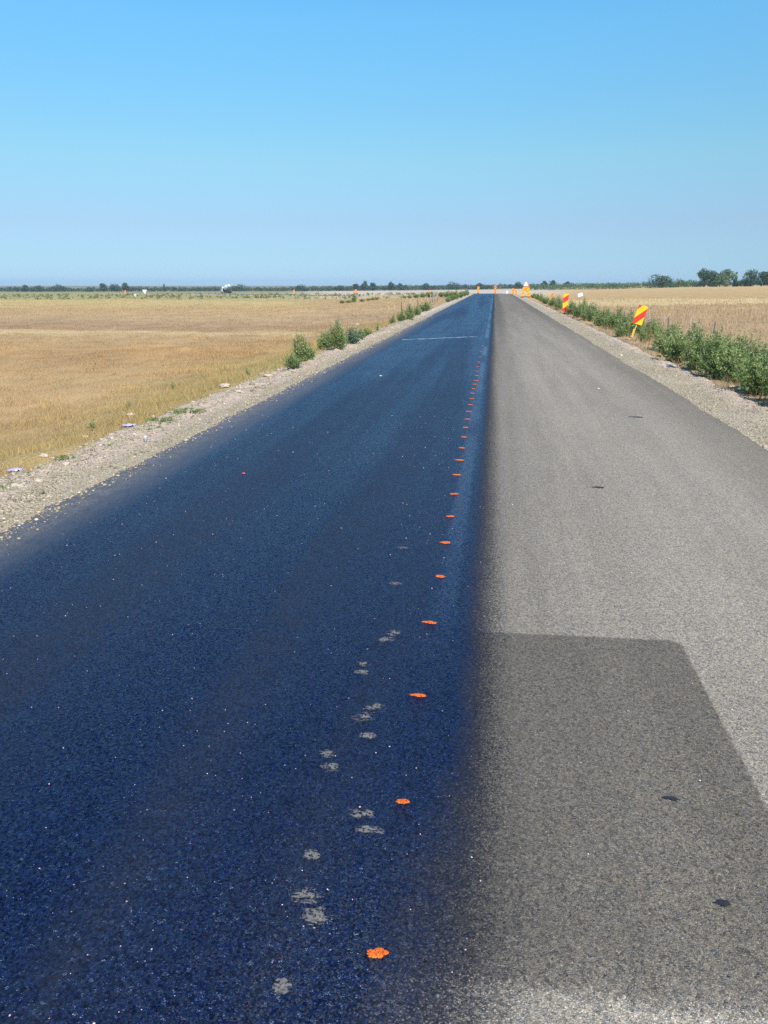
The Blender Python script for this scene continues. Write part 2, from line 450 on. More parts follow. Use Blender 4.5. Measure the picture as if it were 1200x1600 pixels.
class MB:
    """collects polygons of one part"""
    def __init__(self): self.v = []; self.f = []
    def add(self, vs, fs):
        b = len(self.v); self.v += [tuple(float(c) for c in p) for p in vs]; self.f += [tuple(b + i for i in f) for f in fs]; return self
    def prism(self, poly, axis_vec, M=None):
        """closed prism: poly list of 3D points extruded by axis_vec"""
        n = len(poly); a = [Vector(p) for p in poly]; b = [p + Vector(axis_vec) for p in a]
        pts = a + b
        if M is not None: pts = [M @ p for p in pts]
        fs = [tuple(range(n))[::-1], tuple(range(n, 2 * n))] + [(i, (i + 1) % n, n + (i + 1) % n, n + i) for i in range(n)]
        return self.add(pts, fs)
    def box(self, c, s, M=None, bev=0.0):
        x, y, z = [d / 2 for d in s]; b = min(bev, x * .9, z * .9)
        if b > 0:
            poly = [(-x + b, -y, -z), (x - b, -y, -z), (x, -y, -z + b), (x, -y, z - b), (x - b, -y, z), (-x + b, -y, z), (-x, -y, z - b), (-x, -y, -z + b)]
        else:
            poly = [(-x, -y, -z), (x, -y, -z), (x, -y, z), (-x, -y, z)]
        poly = [(p[0] + c[0], p[1] + c[1], p[2] + c[2]) for p in poly]
        return self.prism(poly, (0, 2 * y, 0), M)
    def lathe(self, prof, n=12, M=None):
        """prof: (r,z) list, closed at the ends"""
        vs = []; fs = []
        for r, z in prof:
            for k in range(n):
                a = 2 * math.pi * k / n; vs.append(Vector((r * math.cos(a), r * math.sin(a), z)))
        m = len(prof)
        for i in range(m - 1):
            for k in range(n):
                fs.append((i * n + k, i * n + (k + 1) % n, (i + 1) * n + (k + 1) % n, (i + 1) * n + k))
        fs.append(tuple(range(n))[::-1]); fs.append(tuple((m - 1) * n + k for k in range(n)))
        if M is not None: vs = [M @ p for p in vs]
        return self.add(vs, fs)
    def tube(self, pts, rad, n=7):
        pts = [Vector(p) for p in pts]; vs = []; fs = []
        for i, p in enumerate(pts):
            d = (pts[min(i + 1, len(pts) - 1)] - pts[max(i - 1, 0)]).normalized()
            a = d.cross(Vector((0, 1, 0)) if abs(d.y) < .9 else Vector((1, 0, 0))).normalized(); b = d.cross(a)
            r = rad[i] if isinstance(rad, (list, tuple)) else rad
            for k in range(n):
                an = 2 * math.pi * k / n; vs.append(p + (a * math.cos(an) + b * math.sin(an)) * r)
        for i in range(len(pts) - 1):
            for k in range(n):
                fs.append((i * n + k, i * n + (k + 1) % n, (i + 1) * n + (k + 1) % n, (i + 1) * n + k))
        fs.append(tuple(range(n))[::-1]); fs.append(tuple((len(pts) - 1) * n + k for k in range(n)))
        return self.add(vs, fs)
    def mesh(self, name, mat, smooth=False):
        me = bpy.data.meshes.new(name); me.from_pydata(self.v, [], self.f); me.update()
        import bmesh
        bm = bmesh.new(); bm.from_mesh(me); bmesh.ops.recalc_face_normals(bm, faces=bm.faces); bm.to_mesh(me); bm.free()
        if smooth:
            for p in me.polygons: p.use_smooth = True
        if mat: me.materials.append(mat)
        return me
    def build(self, name, mat, parent=None, smooth=False, loc=None):
        return link(name, self.mesh(name, mat, smooth), parent, loc)

ONES = ['first', 'second', 'third', 'fourth', 'fifth', 'sixth', 'seventh', 'eighth', 'ninth', 'tenth', 'eleventh', 'twelfth', 'thirteenth',
        'fourteenth', 'fifteenth', 'sixteenth', 'seventeenth', 'eighteenth', 'nineteenth']
def ordw(i):
    """0 -> first"""
    n = i + 1
    if n < 20: return ONES[n - 1]
    tens = {2: ('twentieth', 'twenty'), 3: ('thirtieth', 'thirty'), 4: ('fortieth', 'forty'), 5: ('fiftieth', 'fifty'), 6: ('sixtieth', 'sixty')}[n // 10]
    return tens[0] if n % 10 == 0 else tens[1] + '-' + ONES[n % 10 - 1]

# ------------------------------------------------------------------ setting: field, road, shoulders
def spaced(a, segs):
    out = [a]
    for end, step in segs:
        while out[-1] < end - 1e-6: out.append(min(out[-1] + step, end)); step *= 1.0
    return out
def grow(start, end, step, k):
    out = [start]
    while out[-1] < end: out.append(out[-1] + step); step *= k
    return out

M_FIELD = mat_field(); M_GRASS = mat_grass(); M_SHO = mat_shoulder(); M_ROAD = mat_road()

xr = spaced(0, [(3.6, .6), (8.4, .12), (14, .3)]); xr = xr[:-1] + grow(14, 2400, .4, 1.09)
xs = np.array(sorted(set([-v for v in xr] + xr)))
ys = np.array(spaced(-12, [(4, 1.0), (30, .2), (60, .45), (130, 1.0), (260, 2.5)])[:-1] + grow(260, 2600, 4, 1.07))
link('field', grid_mesh('field', xs, ys, ground_z, M_FIELD))['kind'] = 'structure'

def shoulder_z(s, t, side):
    a = np.abs(t)
    e = 3.45 if side < 0 else 3.0
    o = (a - e)
    z = zroad(s) - .035 - .05 * np.clip(o, 0, 1.2) - .42 * sstep(1.05, 1.9, o)
    z = z + fbm(s * 1.7, t * 2.2, 41, 3) * .075 * sstep(.25, .9, o) + fbm(s * 5, t * 6, 47, 2) * .03 * sstep(.2, .8, o)
    # eroded little step near the lip of the left bank
    if side < 0:
        z = z + .075 * sstep(.0, .17, o - (.55 + fbm(s * .35, 0 * s, 61, 2) * .55)) * sstep(.95, .75, o)
    return z

def shoulder(name, side):
    e = 3.40 if side < 0 else 2.95
    ts = np.concatenate([np.arange(e, e + 1.3, .05), np.arange(e + 1.3, e + 2.2, .15)]) * side
    ss = np.array(spaced(-8, [(4, .5), (28, .07), (60, .25), (150, 1.0), (420, 3.0)]))
    T, S = np.meshgrid(ts, ss); tf = T.ravel(); sf = S.ravel()
    z = shoulder_z(sf, tf, side)
    pp = np.array([path_point(v) for v in ss]); a = np.repeat(pp[:, 2], len(ts))
    x = np.repeat(pp[:, 0], len(ts)) + tf * np.cos(a); y = np.repeat(pp[:, 1], len(ts)) + tf * np.sin(a)
    nx, ny = len(ts), len(ss); i = np.arange(nx * ny).reshape(ny, nx)
    f = np.stack([i[:-1, :-1].ravel(), i[:-1, 1:].ravel(), i[1:, 1:].ravel(), i[1:, :-1].ravel()], 1)
    if side < 0: f = f[:, ::-1]
    link(name, mesh_np(name, np.stack([x, y, z], 1), f, M_SHO, smooth=True))['kind'] = 'structure'
shoulder('gravel_shoulder', -1); shoulder('gravel_shoulder', 1)

def surf_z(x, y):
    """top of ground or shoulder (used for placing things)"""
    x = np.atleast_1d(np.asarray(x, float)); y = np.atleast_1d(np.asarray(y, float))
    g = ground_z(x, y); s, t = road_st(x, y)
    sz = np.where(t < 0, shoulder_z(s, t, -1), shoulder_z(s, t, 1))
    on = (np.where(t < 0, -t, t) < np.where(t < 0, 5.6, 5.1))
    z = np.where(on, np.maximum(g, sz), g)
    rd = (t > -3.45) & (t < 3.0)
    return np.where(rd, zroad(s), z)

def road():
    ss = np.array(spaced(-8, [(4, .25), (40, .12), (120, .6), (420, 1.5)]))
    ts = np.concatenate([[-3.44, -3.43], np.linspace(-3.42, 2.97, 9), [2.98, 2.99]])
    pp = np.array([path_point(v) for v in ss])
    T = np.repeat(ts[None, :], len(ss), 0)
    rl = fbm(ss * 1.4, ss * 0, 71, 3) * .055 + fbm(ss * 9, ss * 0, 73, 2) * .05
    rr_ = fbm(ss * 1.1, ss * 0, 75, 3) * .06 + fbm(ss * 9, ss * 0, 77, 2) * .035
    for c in (0, 1, 2): T[:, c] += rl
    for c in (-1, -2, -3): T[:, c] += rr_
    Z = np.repeat(zroad(ss)[:, None], len(ts), 1); Z[:, 0] -= .09; Z[:, -1] -= .09
    Z[:, 1] -= .008; Z[:, -2] -= .008
    a = pp[:, 2][:, None]
    x = (pp[:, 0][:, None] + T * np.cos(a)).ravel(); y = (pp[:, 1][:, None] + T * np.sin(a)).ravel()
    uv = np.stack([T.ravel(), np.repeat(ss, len(ts))], 1)
    nx, ny = len(ts), len(ss); i = np.arange(nx * ny).reshape(ny, nx)
    f = np.stack([i[:-1, :-1].ravel(), i[:-1, 1:].ravel(), i[1:, 1:].ravel(), i[1:, :-1].ravel()], 1)
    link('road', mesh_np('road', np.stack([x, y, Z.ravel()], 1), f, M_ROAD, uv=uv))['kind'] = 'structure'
road()

# ------------------------------------------------------------------ stuff: grass, gravel
def blades(name, x, y, h, w, lean, mat, v=None):
    n = len(x); z = surf_z(x, y) - .01
    a = rng.uniform(0, 2 * np.pi, n); la = rng.uniform(0, 2 * np.pi, n); l = h * lean * rng.uniform(.2, 1, n)
    dx = np.cos(a) * w / 2; dy = np.sin(a) * w / 2
    b0 = np.stack([x - dx, y - dy, z], 1); b1 = np.stack([x + dx, y + dy, z], 1)
    tp = np.stack([x + np.cos(la) * l, y + np.sin(la) * l, z + h], 1)
    V = np.stack([b0, b1, tp], 1).reshape(-1, 3)
    Fc = np.arange(3 * n).reshape(n, 3)
    if v is None: v = np.clip(rng.normal(.5, .22, n), 0, 1)
    me = mesh_np(name, V, Fc, mat, attr=np.repeat(v, 3))
    return tag(link(name, me), kind='stuff')

def wedge(n, y0, y1, x0, pw=1.0):
    """points of the left field inside the view (a little beyond its edge)"""
    y = y0 + (y1 - y0) * rng.uniform(0, 1, n) ** pw
    xm = -.74 * y - 2
    x = x0 + (xm - x0) * rng.uniform(0, 1, n)
    return x, y
def margin(x, y, lo):
    return x < -(lo + fbm(y * .9, y * 0, 83, 3) * .7)

x1, y1 = wedge(330000, 5, 48, -4.35, .75); k = margin(x1, y1, 4.75); x1, y1 = x1[k], y1[k]
clump = fbm(x1 * 1.1, y1 * 1.1, 91, 3)
k = rng.uniform(-.75, .45, len(x1)) < clump; x1, y1, clump = x1[k], y1[k], clump[k]
h1 = (.055 + .075 * rng.uniform(0, 1, len(x1)) ** 2) * (1 + clump * .9) * (1 - .35 * sstep(7, 14, -x1)); w1 = .005 + .00028 * y1
x2, y2 = wedge(90000, 48, 170, -6.0, .8); h2 = .08 + .10 * rng.uniform(0, 1, len(x2)) ** 2; w2 = .014 + .0003 * y2
n3 = 70000
y3 = 14 + 110 * rng.uniform(0, 1, n3) ** 1.3; x3 = 5.6 + (y3 * .38 + 6) * rng.uniform(0, 1, n3); h3 = .10 + .35 * rng.uniform(0, 1, n3) ** 3; w3 = .008 + .0003 * y3
n4 = 26000
y4 = 9 + 60 * rng.uniform(0, 1, n4) ** 1.5; x4 = 4.15 + fbm(y4 * .8, y4 * 0, 87, 3) * .5 + 1.9 * rng.uniform(0, 1, n4) ** .7
k = fbm(x4 * 2, y4 * 1.2, 89, 2) > -.12; x4, y4 = x4[k], y4[k]
h4 = .05 + .22 * rng.uniform(0, 1, len(x4)) ** 2; w4 = .006 + .0003 * y4
x3 = np.concatenate([x3, x4]); y3 = np.concatenate([y3, y4]); h3 = np.concatenate([h3, h4]); w3 = np.concatenate([w3, w4])
blades('dry_grass', np.concatenate([x1, x2, x3]), np.concatenate([y1, y2, y3]), np.concatenate([h1, h2, h3]), np.concatenate([w1, w2, w3]), .8, M_GRASS)

def stones_mesh(name, x, y, z, r, v, mat):
    ph = (1 + 5 ** .5) / 2
    iv = np.array([(-1, ph, 0), (1, ph, 0), (-1, -ph, 0), (1, -ph, 0), (0, -1, ph), (0, 1, ph), (0, -1, -ph), (0, 1, -ph), (ph, 0, -1), (ph, 0, 1), (-ph, 0, -1), (-ph, 0, 1)]) / 1.9
    fi = np.array([(0, 11, 5), (0, 5, 1), (0, 1, 7), (0, 7, 10), (0, 10, 11), (1, 5, 9), (5, 11, 4), (11, 10, 2), (10, 7, 6), (7, 1, 8), (3, 9, 4), (3, 4, 2), (3, 2, 6), (3, 6, 8), (3, 8, 9), (4, 9, 5), (2, 4, 11), (6, 2, 10), (8, 6, 7), (9, 8, 1)])
    n = len(x)
    V = iv[None] * rng.uniform(.65, 1.25, (n, 12, 1)) * (np.stack([rng.uniform(.8, 1.4, n), rng.uniform(.7, 1.1, n), rng.uniform(.45, .8, n)], 1) * r[:, None])[:, None, :]
    a = rng.uniform(0, 6.28, n); ca, sa_ = np.cos(a)[:, None], np.sin(a)[:, None]
    X = V[..., 0] * ca - V[..., 1] * sa_; Y = V[..., 0] * sa_ + V[..., 1] * ca
    V = np.stack([X + x[:, None], Y + y[:, None], V[..., 2] + (z + r * .25)[:, None]], 2).reshape(-1, 3)
    Fc = (fi[None] + (np.arange(n) * 12)[:, None, None]).reshape(-1, 3)
    return mesh_np(name, V, Fc, mat, attr=np.repeat(v, 12))

def mat_stone():
    t = NT('gravel_stone')
    c = t.ramp(t.attr('v'), [(0, (.15, .122, .08)), (.3, (.275, .23, .15)), (.6, (.37, .31, .205)), (.85, (.47, .395, .275)), (1, (.62, .53, .41))])
    c = t.mix(t.noise(t.pos(), 60, 3), t.mix(1.0, c, (.75, .73, .7), 'MULTIPLY'), c)
    return t.surf(t.bsdf(c, .85, .25))
M_STONE = mat_stone()
def mat_glint_chip():
    t = NT('glint_chip')
    c = t.ramp(t.attr('v'), [(0, (.16, .15, .15)), (.4, (.30, .27, .28)), (.7, (.56, .36, .46)), (.88, (.78, .52, .66)), (.95, (.9, .82, .82)), (1, (.80, .22, .20))])
    return t.surf(t.bsdf(c, .35, .6))
M_GLINT_CHIP = mat_glint_chip()

nl, nr = 30000, 18000
yl = 4.5 + 40 * rng.uniform(0, 1, nl) ** 1.7; xl = -(3.40 + 1.35 * rng.uniform(0, 1, nl) ** 1.15)
sp = rng.uniform(0, 1, nl) < .035; xl = np.where(sp, -3.42 + np.abs(rng.normal(0, .09, nl)), xl)
yr = 6.5 + 45 * rng.uniform(0, 1, nr) ** 1.6; xr_ = 2.97 + 1.5 * rng.uniform(0, 1, nr) ** 1.1
gx = np.concatenate([xl, xr_]); gy = np.concatenate([yl, yr])
gz = np.where((gx < 0) & (gx > -3.42), .003 + 0 * gx, np.where(gx < 0, np.maximum(shoulder_z(gy, gx, -1), ground_z(gx, gy)), np.maximum(shoulder_z(gy, gx, 1), ground_z(gx, gy))))
gr = (.006 + .011 * rng.uniform(0, 1, nl + nr) ** 3) * (1 + .012 * gy)
gr = gr * np.where(gx < -4.0, 1.25, 1.0)
gr = np.where(rng.uniform(0, 1, nl + nr) < .006, gr * 2.4, gr)
nk = 650
ky = 5 + 45 * rng.uniform(0, 1, nk) ** 1.6; kx = -(3.95 + .75 * rng.uniform(0, 1, nk) ** .8); kr = .010 + .022 * rng.uniform(0, 1, nk) ** 2.5
kz = np.maximum(shoulder_z(ky, kx, -1), ground_z(kx, ky))
me = stones_mesh('loose_gravel', np.concatenate([gx, kx]), np.concatenate([gy, ky]), np.concatenate([gz - gr * .15, kz]), np.concatenate([gr, kr]),
                 np.concatenate([np.clip(rng.normal(.5, .23, nl + nr), 0, 1), rng.uniform(.45, .95, nk)]), M_STONE)
tag(link('loose_gravel', me), kind='stuff')

# bits standing in for sun glints on the coated lane, chips on the grey
nc = 1300
cy = 1.2 + 9 * rng.uniform(0, 1, nc) ** 1.5; cx = -3.3 + 3.35 * rng.uniform(0, 1, nc)
keep = (fbm(cx * 1.3, cy * 1.3, 101, 2) > rng.uniform(-.75, .5, nc)); cx, cy = cx[keep], cy[keep]
ng = 260
cx = np.concatenate([cx, rng.uniform(0, 2.4, ng)]); cy = np.concatenate([cy, 1.3 + 5 * rng.uniform(0, 1, ng) ** 1.4])
cr = (.0012 + .0018 * rng.uniform(0, 1, len(cx)) ** 2) * (1 + .10 * cy)
me = stones_mesh('glint_chips', cx, cy, np.zeros(len(cx)), cr, np.clip(rng.beta(1.6, 1.5, len(cx)), 0, 1), M_GLINT_CHIP)
tag(link('glint_chips', me), kind='stuff')

# ------------------------------------------------------------------ road marks
def splat(name, px, py, rx, ry, mat, label, cat, group=None, lift=.004, n=48, rough=.22, tail=0.0, seed=0):
    """thin ragged spot of paint / tar lying on the road, outline jagged"""
    c = on_z(px, py, 0)
    r2 = random.Random(seed * 13 + 5)
    pts = []
    for k in range(n):
        a = 2 * math.pi * k / n; q = 1 + r2.uniform(-rough, rough) * .55 + rough * .6 * math.sin(a * 2 + seed) + rough * .35 * math.sin(a * 5 + seed * 2)
        ex = 1 + tail * max(0, -math.cos(a)) ** 3
        pts.append((math.cos(a) * rx * q * ex, math.sin(a) * ry * q))
    z0 = lift - .0025
    vs = [(p[0], p[1], z0) for p in pts] + [(p[0] * .93, p[1] * .93, lift) for p in pts] + [(0, 0, lift + .001)]
    fs = [(k, (k + 1) % n, n + (k + 1) % n, n + k) for k in range(n)] + [(n + k, n + (k + 1) % n, 2 * n) for k in range(n)]
    me = bpy.data.meshes.new(name); me.from_pydata(vs, [], fs); me.update(); me.materials.append(mat)
    o = link(name, me, None, (float(c[0]), float(c[1]), float(zroad(c[1]))))
    tag(o, label, cat, group); return o

t = NT('orange_marking_paint'); n_ = t.noise(t.obj(), 130, 3, .7)
cl_ = t.n('ShaderNodeSeparateColor'); t.l(t.voro(t.pos(), 155.0), cl_.inputs[0])
gp_ = t.voro(t.pos(), 155.0, 'DISTANCE_TO_EDGE', 'Distance')
oc_ = t.mix(cl_.outputs[0], (.70, .10, .006), (.95, .22, .02)); oc_ = t.mix(t.ss(gp_, .14, .03, 0, .75), oc_, (.10, .02, .006)); oc_ = t.mix(t.ss(n_, .60, .72), oc_, (.05, .02, .015))
M_ORANGE = t.surf(t.bsdf(oc_, .6, .3, t.bump(n_, .5, .004)))
OR = [(590, 1490, .052, .026), (630, 1253, .040, .022), (656, 1087, .052, .022), (673, 973, .062, .026), (688, 901, .058, .03), (697, 848, .062, .035), (704, 807, .062, .03),
      (710, 772, .062, .035), (714, 742, .065, .04), (719, 719, .07, .045), (721.5, 700, .065, .04), (725, 683, .065, .045), (727.5, 668, .07, .045), (730.5, 655, .065, .05), (732.5, 643, .07, .05),
      (735, 632.5, .065, .05), (737.5, 623, .065, .05), (738.5, 614.5, .075, .055), (740, 607.5, .06, .05), (741.5, 600.5, .075, .055), (744.5, 594.5, .085, .06),
      (745, 587, .06, .05), (745.5, 580, .06, .05), (746.5, 573, .06, .05), (748, 566, .065, .06), (750, 558, .065, .06), (752, 549, .065, .07), (754, 540, .065, .07)]
look = {0: 'round bright', 1: 'small oval', 2: 'ragged', 3: 'streaked', 4: 'narrow'}
for i, (px, py, rx, ry) in enumerate(OR):
    splat('paint_mark', px, py, rx * .48, ry * .6, M_ORANGE, f'{ordw(i)} orange paint mark from the near end of the dotted line on the dark lane', 'paint mark',
          'orange paint marks dotted along the dark lane', seed=i, tail=.5 if i in (2, 3, 5, 9) else .15)

def footprints():
    t = NT('lifted_coat'); P = t.obj(); nz = t.noise(t.pos(), 95, 3, .7); big = t.noise(t.pos(), 22, 3)
    uvx, uvy, _ = t.sep(P)[:3]
    rr = t.math('SQRT', t.math('ADD', t.math('POWER', t.math('DIVIDE', uvx, .054), 2.0), t.math('POWER', t.math('DIVIDE', uvy, .04), 2.0)))
    big2 = t.noise(t.vmul(t.pos(), (30, 75, 1)), 1.0, 3, .7)
    thr = t.math('ADD', t.math('MULTIPLY', big2, 1.5), t.math('ADD', t.math('MULTIPLY', big, .8), t.math('MULTIPLY', rr, -.45)))
    cl = t.n('ShaderNodeSeparateColor'); t.l(t.voro(t.pos(), 155.0), cl.inputs[0])
    a = t.math('MULTIPLY', t.ss(thr, .80, 1.08), t.ss(cl.outputs[2], .12, .45))
    d = t.bsdf(t.mix(nz, (.12, .11, .09), (.27, .25, .205)), .9, .15)
    tr = t.n('ShaderNodeBsdfTransparent'); m = t.n('ShaderNodeMixShader')
    a = t.math('MULTIPLY', a, .8)
    t.l(a, m.inputs[0]); t.l(tr.outputs[0], m.inputs[1]); t.l(d.outputs[0], m.inputs[2])
    M = t.surf(m)
    pos = [(479, 1399, .95), (494, 1432, .95), (565, 1273, 1.05), (577, 1298, .85), (487, 1336, .5), (441, 1541, .5), (586, 1106, 1.0), (569, 1121, 1.0), (574, 1150, .6),
           (511, 1178, .6), (517, 1199, .7), (616, 990, .9), (604, 1000, .8), (568, 1038, .6), (565, 1051, .6), (618, 912, .8), (630, 856, .7)]
    for i, (px, py, k) in enumerate(pos):
        splat('footprint', px, py, .056 * k, .042 * k, M, f'{ordw(i)} pale worn footprint patch in the dark coat, left of the orange marks' if 0 else
              f'pale worn footprint on the dark lane, {ordw(sorted(range(len(pos)), key=lambda j: -pos[j][1]).index(i))} from the near end of the trail', 'footprint',
              'pale footprints worn into the dark coat', lift=.0035, seed=50 + i, rough=.2)
footprints()

M_TAR = simple('tar_lump', (.018, .018, .02), .6, .4, scale=40)
for i, (px, py, rx, ry, lb) in enumerate([
        (937, 762, .03, .022, 'small black tar lump in the middle of the grey lane'),
        (996, 652, .06, .03, 'black tar scrap at the end of a faint cross line on the grey lane'),
        (1050, 1249, .022, .008, 'thin dark leaf-like scrap lying on the dark rectangle'),
        (1131, 1413, .018, .010, 'crumbled black speck on the right part of the dark rectangle')]):
    splat('tar_scrap', px, py, rx, ry, M_TAR, lb, 'tar scrap', lift=.006, seed=90 + i, tail=.8, rough=.4)

# pale streak across the dark lane
t = NT('pale_streak'); nz = t.noise(t.vmul(t.pos(), (3, 9, 1)), 1.0, 4, .7)
tr = t.n('ShaderNodeBsdfTransparent'); ms = t.n('ShaderNodeMixShader'); t.l(t.ss(nz, .38, .62, 0, .95), ms.inputs[0])
t.l(tr.outputs[0], ms.inputs[1]); t.l(t.bsdf((.34, .40, .46), .5, .4).outputs[0], ms.inputs[2]); M_STREAK = t.surf(ms)
def streak(px0, py0, px1, py1, w, label):
    a, b = on_z(px0, py0), on_z(px1, py1); n = 40; vs = []; fs = []
    for i in range(n + 1):
        p = a + (b - a) * i / n; q = w * (.6 + .8 * random.random()) / 2; off = random.uniform(-.03, .03)
        vs += [(p[0], p[1] - q + off, .004), (p[0], p[1] + q + off, .004)]
    fs = [(2 * i, 2 * i + 2, 2 * i + 3, 2 * i + 1) for i in range(n)]
    me = bpy.data.meshes.new('cross_streak'); me.from_pydata(vs, [], fs); me.materials.append(M_STREAK)
    tag(link('cross_streak', me), label, 'road marking')
streak(628, 531, 746, 526, .30, 'long thin pale streak running across the dark lane')

# ------------------------------------------------------------------ plants
M_WEED = mat_leaf('weed_leaf', [(0, (.07, .105, .035)), (.35, (.15, .215, .07)), (.7, (.25, .325, .11)), (.9, (.36, .41, .16)), (1, (.46, .46, .20))], .4)
M_WEED_B = mat_leaf('weed_leaf_bluish', [(0, (.05, .09, .055)), (.5, (.11, .18, .11)), (1, (.21, .28, .17))], .25)
M_DRY = mat_leaf('dry_weed_leaf', [(0, (.10, .09, .035)), (.5, (.24, .19, .07)), (1, (.42, .32, .13))], .3)
M_STEM = simple('weed_stem', (.16, .17, .07), .7, .2)

def weed_meshes(seed, nst, spread, hgt, leaf, ndens, upright, mat):
    r = np.random.default_rng(seed)
    LV = []; LA = []; stems = MB()
    for i in range(nst):
        a = r.uniform(0, 2 * np.pi); b = spread * r.uniform(0, 1) ** .6
        bx, by = b * .45 * math.cos(a), b * .45 * math.sin(a)
        h = hgt * r.uniform(.55, 1.0) * (1 - .45 * (b / spread) ** 2)
        ln = (1 - upright) * r.uniform(.4, 1.2)
        ex, ey = bx + math.cos(a) * b * ln * 1.3 + r.normal(0, .03), by + math.sin(a) * b * ln * 1.3 + r.normal(0, .03)
        p0 = np.array([bx, by, 0]); p1 = np.array([(bx * .5 + ex * .5), (by * .5 + ey * .5), h * .6]); p2 = np.array([ex, ey, h])
        stems.tube([p0, p1, p2], [.007, .005, .002], 4)
        nl_ = int(ndens * r.uniform(.7, 1.3)); tone = r.normal(.47, .14)
        for q in range(nl_):
            u = r.uniform(.06, 1.0) ** .8
            c = (1 - u) ** 2 * p0 + 2 * u * (1 - u) * p1 + u * u * p2
            br = .16 * hgt * (1 - u) + .03; c = c + r.normal(0, br * .5, 3) * np.array([1, 1, .5]); c[2] = max(c[2], .015)
            la = r.uniform(0, 2 * np.pi); el = r.uniform(-.1, 1.2)
            d = np.array([math.cos(la) * math.cos(el), math.sin(la) * math.cos(el), math.sin(el)])
            sd = np.cross(d, r.normal(0, 1, 3)); sd /= np.linalg.norm(sd) + 1e-6
            L = leaf * r.uniform(.6, 1.3) * (1.15 - .5 * u); W = L * r.uniform(.2, .34)
            nrm = np.cross(d, sd) * L * .08
            LV += [c, c + d * L * .45 + sd * W + nrm, c + d * L, c + d * L * .45 - sd * W + nrm]
            LA += [np.clip(tone + .28 * u + r.normal(0, .10), 0, 1)] * 4
    V = np.array(LV); n = len(V) // 4
    return mesh_np('foliage', V, np.arange(4 * n).reshape(n, 4), mat, attr=np.array(LA)), stems.mesh('stems', M_STEM)

PROTO = [weed_meshes(201, 40, .40, .80, .062, 66, .45, M_WEED), weed_meshes(202, 34, .38, .95, .056, 70, .6, M_WEED),
         weed_meshes(203, 44, .46, .70, .064, 64, .3, M_WEED), weed_meshes(204, 26, .26, 1.05, .055, 58, .8, M_WEED),
         weed_meshes(205, 30, .30, .55, .058, 54, .4, M_WEED_B), weed_meshes(206, 20, .25, .8, .06, 26, .75, M_DRY), weed_meshes(207, 9, .10, .35, .05, 14, .6, M_WEED)]
first_weed = {}
def weed(kind, p, scale, label, group, cat='weed', name='weed_plant', rz=None):
    if kind not in first_weed:
        t = thing(name, label, cat, p, 0, group)
        link('foliage', PROTO[kind][0], t); link('stems', PROTO[kind][1], t); first_weed[kind] = t
    else:
        t = copy_tree(first_weed[kind]); tag(t, label, cat, group)
    t.location = (float(p[0]), float(p[1]), float(p[2]) - .01); t.scale = scale if isinstance(scale, tuple) else (scale,) * 3
    t.rotation_euler = (0, 0, random.uniform(0, 6.28) if rz is None else rz)
    return t

# the thick row of weeds along the right shoulder: front row (photo base pixels), then a row behind
FR = [(1192, 617), (1150, 600), (1118, 590), (1088, 578), (1062, 566), (1042, 552), (1019, 532), (1000, 527), (976, 521), (957, 515), (938, 510), (921, 502), (906, 496), (893, 491.5),
      (873, 485), (864, 480), (853, 475), (846, 471.5), (840, 468.5), (834, 466)]
GR = 'green weeds in the row along the right shoulder'
rows = []
for i, (px, py) in enumerate(FR):
    p = on_ground(px, py); rows.append((p, 0, i))
    if i < 14:
        q = p + np.array([.75 + random.uniform(-.1, .15), random.uniform(-.3, .5), 0]); q[2] = surf_z(q[0], q[1])[0]; rows.append((q, 1, i))
for i in range(9):                                  # the near mass is deeper
    q = np.array([5.9 + random.uniform(-.3, .6), 12.2 + i * 1.15 + random.uniform(-.3, .3), 0]); q[2] = surf_z(q[0], q[1])[0]; rows.append((q, 2, i))
for i in range(4):
    q = np.array([4.75 + random.uniform(-.1, .4), 10.6 + i * .75, 0]); q[2] = surf_z(q[0], q[1])[0]; rows.append((q, 0, 30 + i))
rows.sort(key=lambda r: r[0][1])
cnt = {0: 0, 1: 0, 2: 0}
for p, row, i in rows:
    d = p[1]
    kind = random.choice([0, 1, 2, 0, 2]) if row == 0 else random.choice([0, 1, 3, 1])
    sc = random.uniform(.98, 1.22) * (1.0 if d < 40 else 1.08)
    if row == 0 and i in (6, 7): kind, sc = (1, .8)
    where = {0: 'gravel-edge rank of the right row', 1: 'second rank of the right row', 2: 'field-side rank of the right row'}[row]
    lk = {0: 'bushy', 1: 'tall leafy', 2: 'broad low', 3: 'upright thin'}[kind]
    weed(kind, p, sc, f'{lk} green weed, {where}, {ordw(cnt[row])} from near end', GR); cnt[row] += 1
weed(0, on_ground(1004, 534), .62, 'low leafy green weed right in front of the leaning striped board', GR)
weed(2, on_ground(972, 526), .7, 'low broad green weed just left of the leaning striped board', GR)
weed(5, on_ground(1012, 535), .85, 'yellowing dry weed clump beside the leaning striped board', 'dry weeds on the right')
weed(5, on_ground(1068, 568), .7, 'dry brown weed sticking out of the front of the green row', 'dry weeds on the right')
